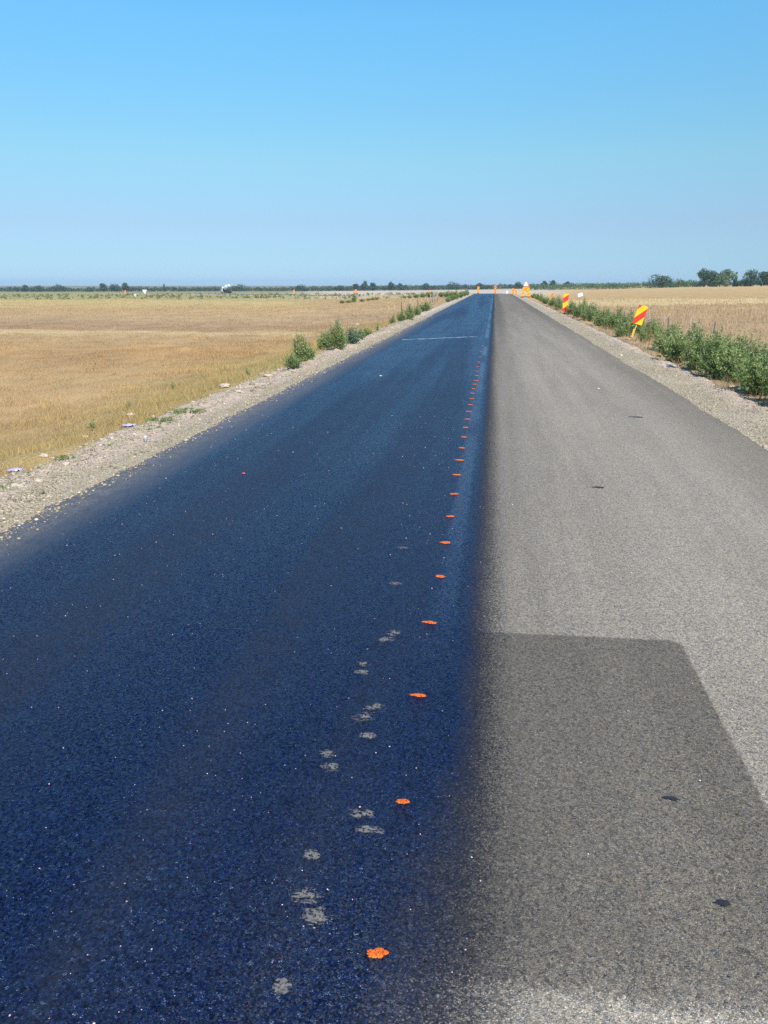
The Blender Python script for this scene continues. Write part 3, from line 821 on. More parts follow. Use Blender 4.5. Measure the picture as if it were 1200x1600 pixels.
# left side
GL = 'green weeds along the left shoulder'
for kind, px, py, sc, lb in [
        (2, 457, 575, .52, 'low dark green weed at the near end of the left verge'),
        (3, 469, 566, .92, 'tall pale-topped weed standing over the nearest dark clump on the left verge'),
        (0, 480, 563, .66, 'bushy weed on the road side of the nearest left clump'),
        (0, 508, 546, .90, 'broad bushy weed, left half of the largest clump on the left verge'),
        (1, 529, 544, .98, 'tall bushy weed, right half of the largest clump on the left verge'),
        (4, 548, 537, 1.1, 'low bluish-green weed right of the largest left clump'),
        (0, 563, 530, .55, 'small round weed beyond the bluish one on the left verge'),
        (2, 573, 525, .5, 'small flat weed, last before the gap on the left verge'),
        (6, 590, 517, 1.0, 'tiny weed tuft in the gap of the left verge'),
        (1, 613, 505, .5, 'faint small weed before the row of four round weeds'),
        (0, 627, 502, .85, 'nearest of four round weeds in a row on the left shoulder'),
        (1, 640, 499, .95, 'second of four round weeds in a row on the left shoulder'),
        (0, 652, 492, .78, 'third of four round weeds in a row on the left shoulder'),
        (2, 665, 486.5, 1.1, 'farthest of four round weeds in a row on the left shoulder')]:
    weed(kind, on_ground(px, py), sc * .92, lb, GL)
for i, (px, py, sc) in enumerate([(700, 472, .9), (707, 469.5, 1.1), (713, 467.5, 1.2), (719, 465.5, 1.2), (725, 463, 1.2), (730, 461.5, 1.2)]):
    weed([0, 2, 1][i % 3], on_ground(px, py), sc, f'{ordw(i)} weed of the far green strip ending at the road bend on the left', GL)
far_b = [(632, 466, 1.0), (640, 466, 1.4), (650, 465.5, 1.9), (660, 465, 1.9), (669, 464.5, 2.2), (677, 464, 2.1), (690, 464, 2.0), (698, 464, 2.2), (706, 463, 2.0)]
for i, (px, py, sc) in enumerate(far_b):
    weed([2, 0][i % 2], on_ground(px, py), (sc, sc, sc * .8), f'{ordw(i)} dark bush from the left in the clump behind the left posts', 'dark bushes behind the left posts', 'bush', 'wild_bush')
weed(1, on_ground(553, 472.5), (1.3, 1.3, 1.75), 'lone tall dark bush out in the left field', 'bushes in the left field', 'bush', 'wild_bush')
for i, (px, py) in enumerate([(545, 473.5), (566, 471.5), (576, 470), (582, 469), (588, 468.5), (534, 474)]):
    weed(2, on_ground(px, py), (1.1, 1.1, .75), f'small low bush near the lone tall bush in the field, {ordw(i)} of six', 'bushes in the left field', 'bush', 'wild_bush')
for kind, px, py, sc, lb in [(6, 147, 673, .6, 'small dark weed at the grass edge beside the left bank'),
                             (6, 270, 609, .6, 'thin yellow-green weed pair in the dry grass, half way up the left bank'),
                             (6, 386, 587, .6, 'yellow-green tuft in the dry grass just before the dark clump'),
                             (6, 200, 640, .5, 'pale green tuft at the grass edge above the purple wrapper')]:
    weed(kind, on_ground(px, py), sc, lb, 'small weeds at the edge of the left grass')
# creeping green mats on the left gravel
PROTO.append(weed_meshes(208, 26, .5, .06, .05, 22, .2, M_WEED))
for i, (px, py, sc) in enumerate([(292, 645, .55), (252, 656, .45), (236, 671, .3), (112, 715, .42), (14, 762, .4), (165, 697, .25)]):
    weed(7, on_ground(px, py), (sc, sc * 1.0, sc), f'flat green creeping weed on the left gravel, {["farthest", "second farthest", "third farthest", "third nearest", "nearest", "fourth farthest"][i]}',
         'flat creeping weeds on the left gravel', 'weed', 'creeping_weed')

# ------------------------------------------------------------------ stones, litter
M_CLOD = simple('pale_clod', (.43, .355, .26), .95, .1, .3, 30)
def rock(px, py, r, label, name='stone', mat=None, cat='stone', group='pale stones on the left bank'):
    import bmesh
    p = on_ground(px, py)
    bm = bmesh.new(); bmesh.ops.create_icosphere(bm, subdivisions=3, radius=r * (.72 if group and 'bank' in group else 1))
    rs = random.Random(int(px * 7 + py)); k1 = (rs.uniform(.9, 1.5), rs.uniform(.7, 1), rs.uniform(.4, .65))
    for v in bm.verts:
        q = 1 + .75 * float(fbm(v.co.x / r * 1.4 + px, v.co.y / r * 1.4 + v.co.z / r * 1.7 + py, 3, 4))
        v.co = Vector((v.co.x * q * k1[0], v.co.y * q * k1[1], v.co.z * q * k1[2]))
    me = bpy.data.meshes.new(name); bm.to_mesh(me); bm.free(); me.materials.append(mat or M_CLOD)
    return tag(link(name, me, None, (float(p[0]), float(p[1]), float(p[2]) + r * .2)), label, cat, group)
for i, (px, py, r) in enumerate([(205, 651, .085), (352, 606, .11), (372, 613, .06), (240, 652, .05), (133, 684, .06), (68, 714, .05), (82, 717, .045), (60, 754, .06), (32, 762, .05),
                                 (103, 727, .05), (318, 642, .04), (420, 590, .09), (438, 580, .08), (280, 668, .035)]):
    o = sorted([651, 606, 613, 652, 684, 714, 717, 754, 762, 727, 642, 590, 580, 668], reverse=True).index(py)
    rock(px, py, r, f'pale lump of stone on the left bank, {ordw(o)} from the near end')
rock(1147, 607, .07, 'pale slab of rubble at the foot of the right weeds', group=None)
rock(980, 531, .10, 'pale stone beside the foot of the leaning striped board', group=None)
rock(1184, 612, .09, 'flat whitish stone on the right gravel at the photo edge', group=None)
M_SCRAP_W = simple('white_scrap', (.62, .60, .58), .5, .4, .05)
M_SCRAP_R = simple('red_scrap', (.62, .06, .08), .5, .4, .05)
M_PURP = simple('purple_wrapper_film', (.36, .32, .50), .4, .4, .25, 20)
rock(935, 608, .018, 'small white pebble on the far part of the grey lane', 'pebble', M_SCRAP_W, 'pebble', None)
rock(595, 588, .02, 'small white pebble on the far part of the dark lane', 'pebble', M_SCRAP_W, 'pebble', None)
rock(381, 741, .012, 'tiny red pebble alone on the dark lane near its left edge', 'pebble', M_SCRAP_R, 'pebble', None)
rock(559, 508, .12, 'white scrap lying out in the left field', 'scrap', M_SCRAP_W, 'litter', None)

def wrapper(px, py, w, l, label):
    p = on_ground(px, py); n = 9; vs = []; fs = []
    rs = random.Random(int(px))
    for i in range(n):
        for j in range(n):
            u, v = i / (n - 1) - .5, j / (n - 1) - .5
            vs.append((u * w + rs.uniform(-.01, .01), v * l + rs.uniform(-.01, .01), .015 + .014 * math.sin(u * 11 + px) * math.cos(v * 9) + rs.uniform(0, .008)))
    fs = [(i * n + j, (i + 1) * n + j, (i + 1) * n + j + 1, i * n + j + 1) for i in range(n - 1) for j in range(n - 1)]
    me = bpy.data.meshes.new('plastic_wrapper'); me.from_pydata(vs, [], fs); me.materials.append(M_PURP)
    tag(link('plastic_wrapper', me, None, (float(p[0]), float(p[1]), float(p[2]))), label, 'litter', 'crumpled purple wrappers')
wrapper(201, 666, .17, .16, 'crumpled purple plastic wrapper beside a pale stone up the left bank')
wrapper(24, 737, .12, .12, 'smaller lilac plastic wrapper on the near left bank')
cup = thing('paper_cup', 'white cup standing on the left gravel below the green mats', 'cup', on_ground(228, 692))
cup.scale = (.7, .7, .8)
MB().lathe([(.022, 0), (.03, .08), (.033, .085), (.027, .083), (.02, .01)], 14).build('cup_wall', M_SCRAP_W, cup, True)

# ------------------------------------------------------------------ posts
M_WOOD = simple('weathered_stake', (.30, .255, .20), .9, .1, .25, 20)
M_WOOD_F = simple('faded_stake', (.36, .28, .18), .9, .1, .25, 20)
M_WOOD_D = simple('dark_stake', (.11, .095, .085), .9, .1, .25, 20)
def post(p, h, r, lean, label, group, mat):
    dx = h * math.tan(lean)
    m = MB().tube([(0, 0, -.15), (dx * .5, random.uniform(-.02, .02), h * .5), (dx, random.uniform(-.03, .03), h)], [r * 1.05, r, r * .85], 7)
    o = m.build('fence_post', mat, None, True, [float(v) for v in p]); return tag(o, label, 'post', group)
RP = [(29, 1.15, 0), (31.2, 1.05, .05), (33, 1.1, .02), (36, 1.0, -.04), (38.3, .95, .02), (40.2, 1.2, .0), (41.7, 1.0, .04), (43.8, .9, -.05), (46, 1.0, .03), (48.5, .9, 0), (51, 1.0, .02), (54, .85, -.03), (57, .9, .03), (61, .9, 0), (66, .9, .02)]
for i, (yy, h, ln) in enumerate(RP):
    x = 7.65 + random.uniform(-.2, .2); p = (x, yy - .3, surf_z(x, yy - .3)[0])
    post(p, h * .88, .028, ln, f'thin wooden post behind the right weeds, {ordw(i)} from the near end', 'thin posts behind the right weeds', M_WOOD if i % 3 else M_WOOD_D)
LP = [(607, 499, .8), (615, 496, .85), (628, 491, .95), (632, 489, .8), (640, 486.5, .9), (644, 484.5, .75), (648, 483, .9), (653, 481, .95), (658, 479, 1.0), (664, 477, 1.05), (667.5, 476, 1.1), (672, 474.5, 1.3), (675.5, 473.5, 1.55), (680, 472, 1.6), (683.5, 470.5, 1.6)]
for i, (px, py, h) in enumerate(LP):
    post(on_ground(px, py), h, (.03 if i < 2 else .045) if i < 11 else .075, random.uniform(-.09, .09), f'wooden post along the left verge, {ordw(i)} from the near end', 'posts along the left verge', M_WOOD_D if i in (2, 7) else M_WOOD_F if i < 11 else M_WOOD)

# ------------------------------------------------------------------ striped boards and signs
def mat_stripe(name, red, yel, period, slope, phase, soft=False):
    t = NT(name); x, y, z = t.sep(t.obj())[:3]
    q = t.math('FRACT', t.math('ADD', t.math('DIVIDE', t.math('SUBTRACT', z, t.math('MULTIPLY', x, slope)), period), phase))
    f = t.math('LESS_THAN', q, .5)
    nz = t.noise(t.obj(), 9, 4)
    c = t.mix(f, red, yel); c = t.mix(t.ss(nz, .52, .75, 0, .3), c, t.mix(1.0, c, (.6, .55, .5), 'MULTIPLY'))
    return t.surf(t.bsdf(c, .35, .4))
RED = (.66, .050, .026); YEL = (.90, .52, .015); ORG = (.92, .30, .02)
M_ST1 = mat_stripe('stripe_face', RED, YEL, .46, .75, .52)
M_ST2 = mat_stripe('stripe_face_tall', RED, YEL, .62, .62, .30)
M_ST3 = mat_stripe('stripe_face_orange', (.75, .16, .02), (.92, .36, .03), .5, .6, .2)
M_BACK = simple('board_back', (.10, .09, .085), .7, .2)
M_RUB = simple('rubber_foot', (.03, .028, .028), .8, .2)
M_YSTUB = simple('yellow_stub', (.62, .42, .08), .7, .2)
M_STEEL = simple('grey_steel', (.32, .32, .33), .45, .5, metallic=.6)
GB = 'striped roadwork marker boards'
def board(p, w, h, gap, lean, yaw, face, label, foot=True, stub=None, nick=False, thick=.035):
    """striped board on a short post and rubber foot; board leans sideways by lean (radians)"""
    t = thing('marker_board', label, 'marker board', p, yaw, GB)
    M = Matrix.Rotation(lean, 4, 'Y')
    c = .02
    poly = [(-w / 2 + c, 0, gap), (w / 2 - c, 0, gap), (w / 2, 0, gap + c), (w / 2, 0, gap + h - c), (w / 2 - c, 0, gap + h), (-w / 2 + c, 0, gap + h), (-w / 2, 0, gap + h - c), (-w / 2, 0, gap + c)]
    if nick: poly[5:6] = [(-w * .05, 0, gap + h), (-w * .16, 0, gap + h - .05), (-w * .3, 0, gap + h - .01)]
    MB().prism([(q[0], -thick / 2, q[2]) for q in poly], (0, .006, 0), M).build('face', face, t)
    MB().prism([(q[0] * 1.0, -thick / 2 + .008, q[2]) for q in poly], (0, thick - .008, 0), M).build('back', M_BACK, t)
    MB().tube([M @ Vector((0, .028, .03)), M @ Vector((0, .028, gap + h * .8))], .022, 8).build('post', stub or M_STEEL, t)
    if foot:
        MB().lathe([(.21, 0), (.22, .02), (.18, .07), (.07, .10), (.05, .10)], 12).build('foot', M_RUB, t, True)
    return t
d1 = board(on_ground(987, 528), .33, .66, .50, .27, -.12, M_ST1, 'leaning red and yellow striped board nearest the road user, above the green weeds', foot=False, stub=M_YSTUB, nick=True)
m = MB().box((0.0, -.045, .17), (.07, .05, .30), Matrix.Rotation(.2, 4, 'Y'), .012); m.build('yellow_sleeve', M_YSTUB, d1)
board(on_ground(882, 491.5), .30, 1.04, .19, .03, -.15, M_ST2, 'tall upright red and yellow striped board second from the near end on the right', nick=True)
board(on_ground(859.5, 476), .22, 1.05, .06, .24, .62, M_ST3, 'narrow leaning orange striped board turned aside on the right shoulder')
board(at_depth(802, 152), .42, 1.05, .08, .05, 0, M_ST3, 'left one of the far orange pair beside the crest')
board(at_depth(807.5, 150), .38, 1.0, .06, -.12, .2, M_ST3, 'right one of the far orange pair beside the crest')
board(at_depth(747.5, 163), .42, 1.25, .15, .02, .1, M_ST3, 'orange board on the bend right behind the dark lane end')
board(at_depth(774, 163), .42, 1.4, .2, .03, -.2, M_ST3, 'orange board on the bend behind the middle of the road')
board(at_depth(671, 235), .50, 1.25, .2, .02, .1, M_ST3, 'orange board beyond the dark bushes on the left')
board(at_depth(712, 215), .75, .8, .2, .0, .1, M_ST3, 'short wide orange board behind the far green strip')
board(at_depth(555.5, 300), .7, 1.6, .2, .03, .1, M_ST3, 'orange board above the lone bush in the left field')
board(at_depth(459, 310), .42, 1.5, .3, .0, .1, M_ST3, 'thin faint orange board far out between the lone bush and the truck')
board(at_depth(194.5, 300), .5, 1.7, .1, .0, .1, M_ST3, 'orange board farthest to the left before the tree line')

def tri_panel(par, name, size, z0, y, mat, up=True, th=.012, cx=0.0):
    h = size * .87; c = size * .07
    pts = [(-size / 2 + c, z0), (size / 2 - c, z0), (size / 2 - c * .4, z0 + c), (c * .6, z0 + h - c * .6), (-c * .6, z0 + h - c * .6), (-size / 2 + c * .4, z0 + c)]
    if not up: pts = [(a, 2 * z0 + h - b) for a, b in pts]
    return MB().prism([(cx + a, y, b) for a, b in pts], (0, th, 0)).build(name, mat, par)
M_RED = simple('sign_red', (.72, .16, .17), .4, .4, .05); M_WHITE = simple('sign_white', (.84, .82, .82), .4, .4, .04)
M_ORANGE_B = mat_stripe('trestle_stripe', (.90, .26, .015), (.95, .42, .02), .42, .5, .1)
tr_ = thing('trestle_sign', 'white triangular warning sign on top of an orange trestle beside the right lane', 'road sign', on_ground(821, 465.5), -.1)
tri_panel(tr_, 'triangle_rim', .80, 1.43, -.02, M_RED); tri_panel(tr_, 'triangle_face', .62, 1.475, -.034, M_WHITE, th=.010)
MB().tube([(0, .03, .9), (0, .03, 1.7)], .025, 8).build('post', M_STEEL, tr_)
for sgn, w in ((-1, .32), (1, .42)):
    A = Vector((sgn * .20, 0, 1.38)); B = Vector((sgn * .46, 0, .02))
    MB().prism([(A.x - w / 2, -.02, A.z), (A.x + w / 2, -.02, A.z), (B.x + w / 2, -.02, B.z), (B.x - w / 2, -.02, B.z)], (0, .035, 0)).build('trestle_leg', M_ORANGE_B, tr_)
MB().box((0, .05, 1.05), (.66, .03, .62), None, .02).build('cross_board', M_ORANGE_B, tr_)
MB().box((.0, .04, .10), (1.25, .30, .08), None, .02).build('base', M_RUB, tr_)
# little dark weight beside it, small white post cap, white plate on the right
ws = thing('white_plate_sign', 'small tilted white plate on a thin stake in the right field', 'sign', at_depth(908, 75), -.2)
hz = CAM_H - (460 - 443) * 75 / 1250 - ws.location.z
MB().box((0, -.02, hz), (.44, .015, .30), Matrix.Translation((0, 0, hz)) @ Matrix.Rotation(-.3, 4, 'Y') @ Matrix.Translation((0, 0, -hz)), .03).build('plate', M_WHITE, ws)
MB().tube([(0, .01, -.1), (0, .01, hz + .05)], .018, 6).build('stake', M_WOOD, ws)
wm = thing('white_marker', 'little white marker block at the road edge left of the far orange pair', 'marker', at_depth(793, 147))
MB().box((0, 0, .25), (.30, .16, .46), None, .05).build('block', M_WHITE, wm); MB().box((0, 0, .01), (.36, .22, .03), None, .01).build('base', M_RUB, wm)
yl_ = thing('yield_sign', 'white downward-pointing triangular sign far out on the left', 'road sign', at_depth(225, 300), .1)
zb = CAM_H - (459.5 - 443) * 300 / 1250 - yl_.location.z
tri_panel(yl_, 'triangle_face', 1.75, max(.35, zb), -.03, M_WHITE, False); tri_panel(yl_, 'triangle_rim', 1.95, max(.28, zb - .07), .0, M_RUB, False)
MB().tube([(0, .05, -.1), (0, .05, max(.35, zb) + 1.2)], .05, 8).build('post', M_STEEL, yl_)
wb = thing('white_marker', 'white marker block in the field left of the downward triangle sign', 'marker', at_depth(209.5, 215))
MB().box((0, 0, .4), (.5, .3, .8), None, .1).build('block', M_WHITE, wb); MB().box((0, 0, .01), (.6, .4, .03), None, .01).build('base', M_RUB, wb)

# ------------------------------------------------------------------ mixer truck, far left
M_TW = simple('truck_white', (.66, .66, .68), .35, .5, .05); M_TD = simple('truck_dark', (.035, .04, .05), .6, .3)
M_GLASS = simple('dark_glass', (.02, .03, .05), .1, .6, .02)
pt = at_depth(353, 380)
tk = thing('mixer_truck', 'white concrete mixer truck driving far off on the left, before the tree line', 'truck', (pt[0], pt[1], pt[2] + .05), math.radians(-48))
MB().box((.6, 0, 1.0), (6.4, 1.0, .35), None, .05).build('chassis', M_TD, tk)
cab = MB().prism([(-3.9, -1.2, .7), (-2.1, -1.2, .7), (-2.1, -1.2, 3.05), (-3.45, -1.2, 3.05), (-3.75, -1.2, 2.3), (-3.9, -1.2, 1.9)], (0, 2.4, 0)).build('cab', M_TW, tk)
MB().prism([(-3.3, -1.215, 1.95), (-2.5, -1.215, 1.95), (-2.5, -1.215, 2.75), (-3.15, -1.215, 2.75)], (0, .01, 0)).build('side_window', M_GLASS, cab)
MB().prism([(-3.80, -1.0, 2.28), (-3.50, -1.0, 2.98), (-3.53, -1.0, 3.0), (-3.83, -1.0, 2.3)], (0, 2.0, 0)).build('windscreen', M_GLASS, cab)
MB().box((-3.92, 0, .75), (.16, 2.4, .3), None, .05).build('bumper', M_TD, tk)
dm = Matrix.Translation((-1.4, 0, 2.15)) @ Matrix.Rotation(math.radians(76), 4, 'Y')
MB().lathe([(.5, 0), (.85, .3), (1.2, 1.1), (1.32, 1.9), (1.2, 2.7), (.75, 4.0), (.55, 4.5)], 18, dm).build('drum', M_TW, tk, True)
MB().prism([(2.6, -.6, 3.2), (3.5, -.6, 3.2), (3.3, -.6, 4.0), (2.5, -.6, 4.05)], (0, 1.2, 0)).build('hopper', M_TW, tk)
MB().tube([(3.1, 0, 2.9), (3.4, 0, 1.9), (3.7, 0, 1.5)], .22, 8).build('chute', M_TD, tk)
MB().box((-1.9, 0, 1.7), (.4, 2.0, 1.2), None, .05).build('water_tank', M_TD, tk)
MB().box((2.2, 0, 1.35), (2.4, 2.2, .2), None, .05).build('mudguard', M_TD, tk)
for wx in (-3.0, -.2, 1.6, 3.0):
    for sy in (-1, 1):
        Mw = Matrix.Translation((wx, sy * 1.05, .52)) @ Matrix.Rotation(math.pi / 2, 4, 'X')
        wh = MB().lathe([(.38, -.16), (.50, -.14), (.52, 0), (.50, .14), (.38, .16)], 16, Mw).build('wheel', M_RUB, tk, True)
        MB().lathe([(.28, -.17), (.30, 0), (.28, .17)], 12, Mw).build('rim', M_STEEL, wh)

# ------------------------------------------------------------------ trees
def leaf_cloud(centres, radii, n, size, seed, flat=.8):
    """leaf-sized faces spread through ellipsoid clumps"""
    r = np.random.default_rng(seed)
    C = np.asarray(centres, float); Rd = np.asarray(radii, float)
    wgt = Rd ** 2; k = r.choice(len(C), n, p=wgt / wgt.sum())
    d = r.normal(0, 1, (n, 3)); d /= np.linalg.norm(d, axis=1)[:, None]
    q = r.uniform(.35, 1.0, n) ** .5
    P = C[k] + d * (q * Rd[k])[:, None] * np.array([1, 1, flat])
    nrm = d + r.normal(0, .6, (n, 3)); nrm /= np.linalg.norm(nrm, axis=1)[:, None]
    a = np.cross(nrm, r.normal(0, 1, (n, 3))); a /= np.linalg.norm(a, axis=1)[:, None]; b = np.cross(nrm, a)
    s = (size * r.uniform(.5, 1.3, n))[:, None] if np.isscalar(size) else (size[k] * r.uniform(.5, 1.3, n))[:, None]
    V = np.stack([P - a * s, P - b * s * .6, P + a * s, P + b * s * .6], 1).reshape(-1, 3)
    tone = r.uniform(.25, .75, len(C))
    v = np.clip(tone[k] + r.normal(0, .13, n), 0, 1)
    return V, np.arange(4 * n).reshape(n, 4), np.repeat(v, 4)
M_TREE = mat_leaf('tree_leaf', [(0, (.022, .04, .016)), (.5, (.045, .078, .028)), (1, (.085, .13, .045))], .15)
M_TREE_L = mat_leaf('tree_leaf_light', [(0, (.055, .09, .03)), (.5, (.11, .165, .055)), (1, (.19, .25, .085))], .2)
M_BARK = simple('bark', (.09, .075, .06), .9, .1)

def tree(px, depth, y_top, w_px, label, seed, mat=None, shape='round', base_drop=.15, nleaf=1500, low=.25, group='trees on the horizon'):
    p = at_depth(px, depth); k = depth / 1252.0
    H = CAM_H - (y_top - 443) * k - p[2]; W = w_px * k * 1.25
    r = np.random.default_rng(seed)
    t = thing('tree', label, 'tree', p, 0, group)
    tb = MB(); tb.tube([(0, 0, -.3), (.02 * H, 0, H * .3), (-.01 * H, .01 * H, H * .75)], [.05 * H, .035 * H, .012 * H], 8)
    cs = []; rd = []
    ncl = 22 if shape != 'spire' else 10
    for i in range(ncl):
        u = r.uniform(0, 1)
        if shape == 'spire':
            z = H * (low + (1 - low) * (i / ncl) * .95); rr = W * .42 * (1.05 - i / ncl)
            c = (r.normal(0, .05 * W), r.normal(0, .05 * W), z)
        elif shape == 'dome':
            a = r.uniform(0, 2 * np.pi); q = u ** .6
            c = (math.cos(a) * q * W * .36, math.sin(a) * q * W * .36, H * (low + (.86 - low) * (1 - q ** 2) * r.uniform(.55, 1))); rr = W * r.uniform(.15, .23)
        else:
            a = r.uniform(0, 2 * np.pi); zz = r.uniform(0, 1); q = math.sin(math.pi * (.15 + .75 * zz)) * u ** .5
            c = (math.cos(a) * q * W * .36, math.sin(a) * q * W * .36, H * (low + (.86 - low) * zz)); rr = min(W * r.uniform(.18, .28), H * .24)
        cs.append(c); rd.append(max(rr, .2))
        if i % 3 == 0: tb.tube([(0, 0, H * (.15 + .3 * u)), (c[0] * .6, c[1] * .6, c[2] * .85), c], [.022 * H, .014 * H, .006 * H], 5)
    cs.append((0, 0, H - max(rd) * .55)); rd.append(max(.2, min(W * .16, H * .14)))
    tb.build('trunk', M_BARK, t, True)
    V, Fc, v = leaf_cloud(cs, rd, nleaf, max(.12, k * 1.0), seed)
    link('crown', mesh_np('crown', V, Fc, mat or M_TREE, attr=v), t)
    return t

TREES = [  # px, depth, y_top, width px, shape, label
    (38, 760, 444.5, 9, 'round', 'small round tree poking up near the left edge of the far tree line'),
    (58, 770, 446.8, 22, 'dome', 'low wide tree right of the leftmost round tree in the far line'),
    (92, 770, 446.2, 24, 'dome', 'broad flat-topped tree in the far line, left of a pale roof gap'), 
    (161, 760, 442.3, 10, 'round', 'round tree left of the twin peaks in the far left tree line'),
    (178, 765, 444.0, 20, 'dome', 'wide tree between two taller trees in the far left line'),
    (196, 755, 441.3, 12, 'round', 'tallest tree of the left tree line, above the leftmost orange board'),
    (137, 770, 449.0, 14, 'dome', 'dark low tree left of the round tree in the far left line'),
    (256, 760, 443.2, 4, 'spire', 'thin spire-shaped tree alone in the far left line'),
    (374, 765, 446.0, 26, 'dome', 'wide low tree right behind the mixer truck'),
    (470, 765, 445.2, 18, 'dome', 'low rounded tree above the thin faint orange board'),
    (530, 765, 444.8, 14, 'dome', 'small dome tree left of the tallest peak in the far line'),
    (570, 755, 436.6, 15, 'spire', 'tall pointed tree that peaks highest in the left half of the tree line'),
    (582, 760, 441.2, 12, 'round', 'tree at the right foot of the tall pointed tree'),
    (556, 760, 442.5, 10, 'round', 'tree at the left foot of the tall pointed tree'),
    (611, 760, 440.3, 10, 'round', 'dark round tree right of the tall pointed tree'),
    (625, 765, 442.0, 13, 'dome', 'dome tree right of the dark round tree'),
    (665, 765, 442.3, 14, 'dome', 'low tree above the orange board behind the dark bushes'),
    (708, 765, 442.0, 24, 'dome', 'wide low tree above the short wide orange board'),
    (750, 765, 442.0, 14, 'dome', 'tree straight behind the orange board at the end of the dark lane'),
    (810, 700, 441.8, 18, 'dome', 'tree behind the far orange pair'),
    (850, 600, 439.2, 12, 'round', 'left one of two bumps above the green belt right of the road'),
    (863, 600, 438.2, 14, 'round', 'right one of two bumps above the green belt right of the road'),
    (887, 600, 440.0, 10, 'round', 'small tree above the green belt behind the tall striped board')]
for i, (px, d, yt, w, sh, lb) in enumerate(TREES):
    tree(px, d, yt, w, lb, 300 + i, None, sh, nleaf=700, low=.2)
RT = [(1031, 400, 431.2, 44, 'dome', 'broad umbrella-shaped tree alone left of the right-hand grove', M_TREE, 2600),
      (1060, 405, 436.5, 26, 'dome', 'low tree at the right foot of the broad umbrella-shaped tree', M_TREE_L, 1300),
      (1082, 405, 438.5, 22, 'dome', 'low pale tree before the grove on the right', M_TREE_L, 1000),
      (1100, 390, 420.3, 24, 'round', 'tall dark tree, left end of the grove on the right', M_TREE, 2600),
      (1113, 392, 422.5, 18, 'round', 'dark tree second in the grove on the right', M_TREE, 2000),
      (1125, 385, 431.0, 22, 'dome', 'low light green tree at the front of the right grove', M_TREE_L, 1500),
      (1134, 392, 422.0, 24, 'round', 'wide mid-green tree in the middle of the right grove', M_TREE_L, 2600),
      (1149, 392, 424.5, 8, 'spire', 'slim pointed tree at the right end of the middle grove', M_TREE, 900),
      (1159, 392, 437.0, 18, 'dome', 'low tree in the gap of the right grove', M_TREE_L, 900),
      (1173, 388, 420.2, 22, 'round', 'tall tree right of the grove gap', M_TREE, 2400),
      (1190, 388, 424.0, 26, 'round', 'dark tree next to the right photo edge', M_TREE, 2600),
      (1212, 388, 421.0, 30, 'round', 'tree cut by the right photo edge', M_TREE, 2400)]
for i, (px, d, yt, w, sh, lb, mt, nlf) in enumerate(RT):
    tree(px, d, yt, w * 1.12, lb, 400 + i, mt, sh, nleaf=nlf, low=.12, group='trees of the grove on the right')

def belt(name, prof, depth, base_j, mat, size_k, per, seed, step_px):
    r = np.random.default_rng(seed); cs = []; rd = []; sz = []
    px = prof[0][0]
    xp = [q[0] for q in prof]; yp = [q[1] for q in prof]
    while px < prof[-1][0]:
        d = depth * r.uniform(.97, 1.05); p = at_depth(px, d); k = d / 1252
        H = max(.6, CAM_H - (np.interp(px, xp, yp) + r.uniform(-2.2, .2) - 443) * k - p[2])
        for j in range(2):
            rr = min(H * .5, 4.2 * k * r.uniform(.7, 1.3))
            cs.append((p[0], p[1], p[2] + (H - rr if j == 0 else r.uniform(.25, .6) * H))); rd.append(rr)
        cs.append((p[0], p[1], p[2] + .2 * H)); rd.append(H * .33)
        px += step_px * r.uniform(.6, 1.4)
    V, Fc, v = leaf_cloud(cs, rd, per * len(cs), size_k * depth / 1252, seed, .85)
    tag(link(name, mesh_np(name, V, Fc, mat, attr=v)), kind='stuff')
belt('far_tree_belt', [(-90, 448), (0, 448.5), (38, 448), (70, 449.8), (95, 448), (120, 451), (145, 449), (180, 448.5), (240, 448), (290, 448.5), (340, 447.5), (400, 449.3), (450, 448.8), (500, 447.5), (550, 446.5),
                       (600, 446), (650, 445.5), (700, 444.8), (740, 445), (790, 444.5), (830, 444.5), (880, 444), (1000, 443.5), (1200, 442), (1300, 442)], 790, 0, M_TREE, .9, 26, 11, 3.0)
belt('green_belt', [(824, 446.5), (832, 443.3), (870, 442.6), (905, 442.2), (960, 441.8), (1000, 440.8), (1020, 440.5), (1060, 441), (1090, 440), (1230, 440)], 455, 0, M_TREE_L, .8, 34, 12, 2.6)
# rough green-yellow growth at the far side of the left field
def scrub():
    r = np.random.default_rng(77); cs = []; rd = []
    for i in range(900):
        px = r.uniform(-60, 600) if i < 760 else r.uniform(600, 700); d = r.uniform(165, 330)
        p = at_depth(px, d); q = r.uniform(.12, .42) * (1.5 if r.uniform() < .12 else 1)
        cs.append((p[0], p[1], p[2] + q * .5)); rd.append(q)
    V, Fc, v = leaf_cloud(cs, rd, 14 * len(cs), .16, 78, 1.1)
    M = mat_leaf('scrub_leaf', [(0, (.09, .11, .035)), (.5, (.20, .20, .07)), (1, (.33, .29, .11))], .3)
    tag(link('field_scrub', mesh_np('field_scrub', V, Fc, M, attr=v)), kind='stuff')
scrub()

# ------------------------------------------------------------------ air, sky, sun
HAZE = .0002
if HAZE:
    hb = MB().box((0, 1400, 2.0), (5600, 3200, 22.0)).build('haze', None)
    hb['kind'] = 'stuff'
    hm = bpy.data.materials.new('haze_air'); hm.use_nodes = True; hm.node_tree.nodes.clear()
    ho = hm.node_tree.nodes.new('ShaderNodeOutputMaterial'); pv = hm.node_tree.nodes.new('ShaderNodeVolumePrincipled')
    pv.inputs['Color'].default_value = (.74, .90, 1, 1); pv.inputs['Density'].default_value = HAZE; pv.inputs['Anisotropy'].default_value = .2
    hm.node_tree.links.new(pv.outputs[0], ho.inputs['Volume']); hb.data.materials.append(hm)

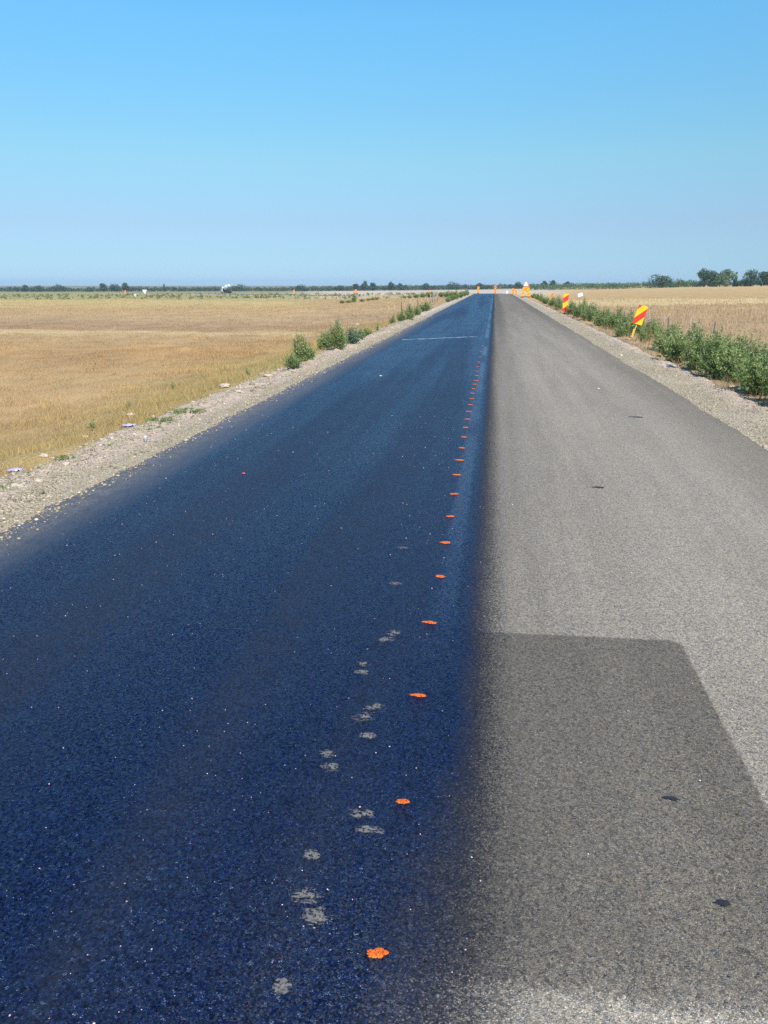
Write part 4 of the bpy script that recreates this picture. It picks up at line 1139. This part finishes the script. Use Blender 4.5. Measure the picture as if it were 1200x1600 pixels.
SUN_EL = math.radians(46); SUN_AZ = math.radians(152)     # clockwise from +Y (along the road) : behind, to the right
world = bpy.data.worlds.new('World'); scene.world = world; world.use_nodes = True
wt = world.node_tree; wt.nodes.clear()
wo = wt.nodes.new('ShaderNodeOutputWorld'); bg = wt.nodes.new('ShaderNodeBackground')
sky = wt.nodes.new('ShaderNodeTexSky'); sky.sky_type = 'NISHITA'; sky.sun_disc = False
sky.sun_elevation = SUN_EL; sky.sun_rotation = SUN_AZ; sky.altitude = 0; sky.air_density = 1.0; sky.dust_density = 0; sky.ozone_density = 1.0
# the clear summer sky of the photo is flatter and bluer than the model: grade it by true elevation
tc = wt.nodes.new('ShaderNodeTexCoord'); sx = wt.nodes.new('ShaderNodeSeparateXYZ'); wt.links.new(tc.outputs['Generated'], sx.inputs[0])
cr = wt.nodes.new('ShaderNodeValToRGB'); wt.links.new(sx.outputs[2], cr.inputs[0])
SKY = [(0, (.24, .42, .88)), (math.sin(math.radians(2)), (.30, .46, .76)), (math.sin(math.radians(4)), (.39, .50, .72)), (math.sin(math.radians(8)), (.51, .735, .80)),
       (math.sin(math.radians(16)), (.55, 1.06, 1.22)), (math.sin(math.radians(30)), (.44, 1.22, 1.80)), (math.sin(math.radians(50)), (.30, 1.0, 1.85))]
while len(cr.color_ramp.elements) > 1: cr.color_ramp.elements.remove(cr.color_ramp.elements[-1])
for i, (p_, c_) in enumerate(SKY):
    e_ = cr.color_ramp.elements[0] if i == 0 else cr.color_ramp.elements.new(p_)
    e_.position = p_; e_.color = (c_[0] / 2 * .93, c_[1] / 2 * .93, c_[2] / 2 * .90, 1)
m1 = wt.nodes.new('ShaderNodeVectorMath'); m1.operation = 'MULTIPLY'; wt.links.new(sky.outputs[0], m1.inputs[0]); wt.links.new(cr.outputs[0], m1.inputs[1])
m2 = wt.nodes.new('ShaderNodeVectorMath'); m2.operation = 'SCALE'; wt.links.new(m1.outputs[0], m2.inputs[0]); m2.inputs['Scale'].default_value = 2.0
wt.links.new(m2.outputs[0], bg.inputs[0])
bg.inputs[1].default_value = .10
wt.links.new(bg.outputs[0], wo.inputs[0])
sd = bpy.data.lights.new('sun', 'SUN'); sd.energy = 4.2; sd.angle = math.radians(.5); sd.color = (1, .955, .88)
so = bpy.data.objects.new('sun', sd); COL.objects.link(so); so.location = (30, -20, 60)
v = Vector((math.sin(SUN_AZ) * math.cos(SUN_EL), math.cos(SUN_AZ) * math.cos(SUN_EL), math.sin(SUN_EL)))
so.rotation_euler = v.to_track_quat('Z', 'Y').to_euler()

vs = scene.view_settings
vs.view_transform = 'Standard'; vs.look = 'None'; vs.exposure = .7; vs.gamma = 1
scene.cycles.use_denoising = False
scene.cycles.max_bounces = 6; scene.cycles.transparent_max_bounces = 12; scene.cycles.volume_bounces = 0
scene.render.film_transparent = False
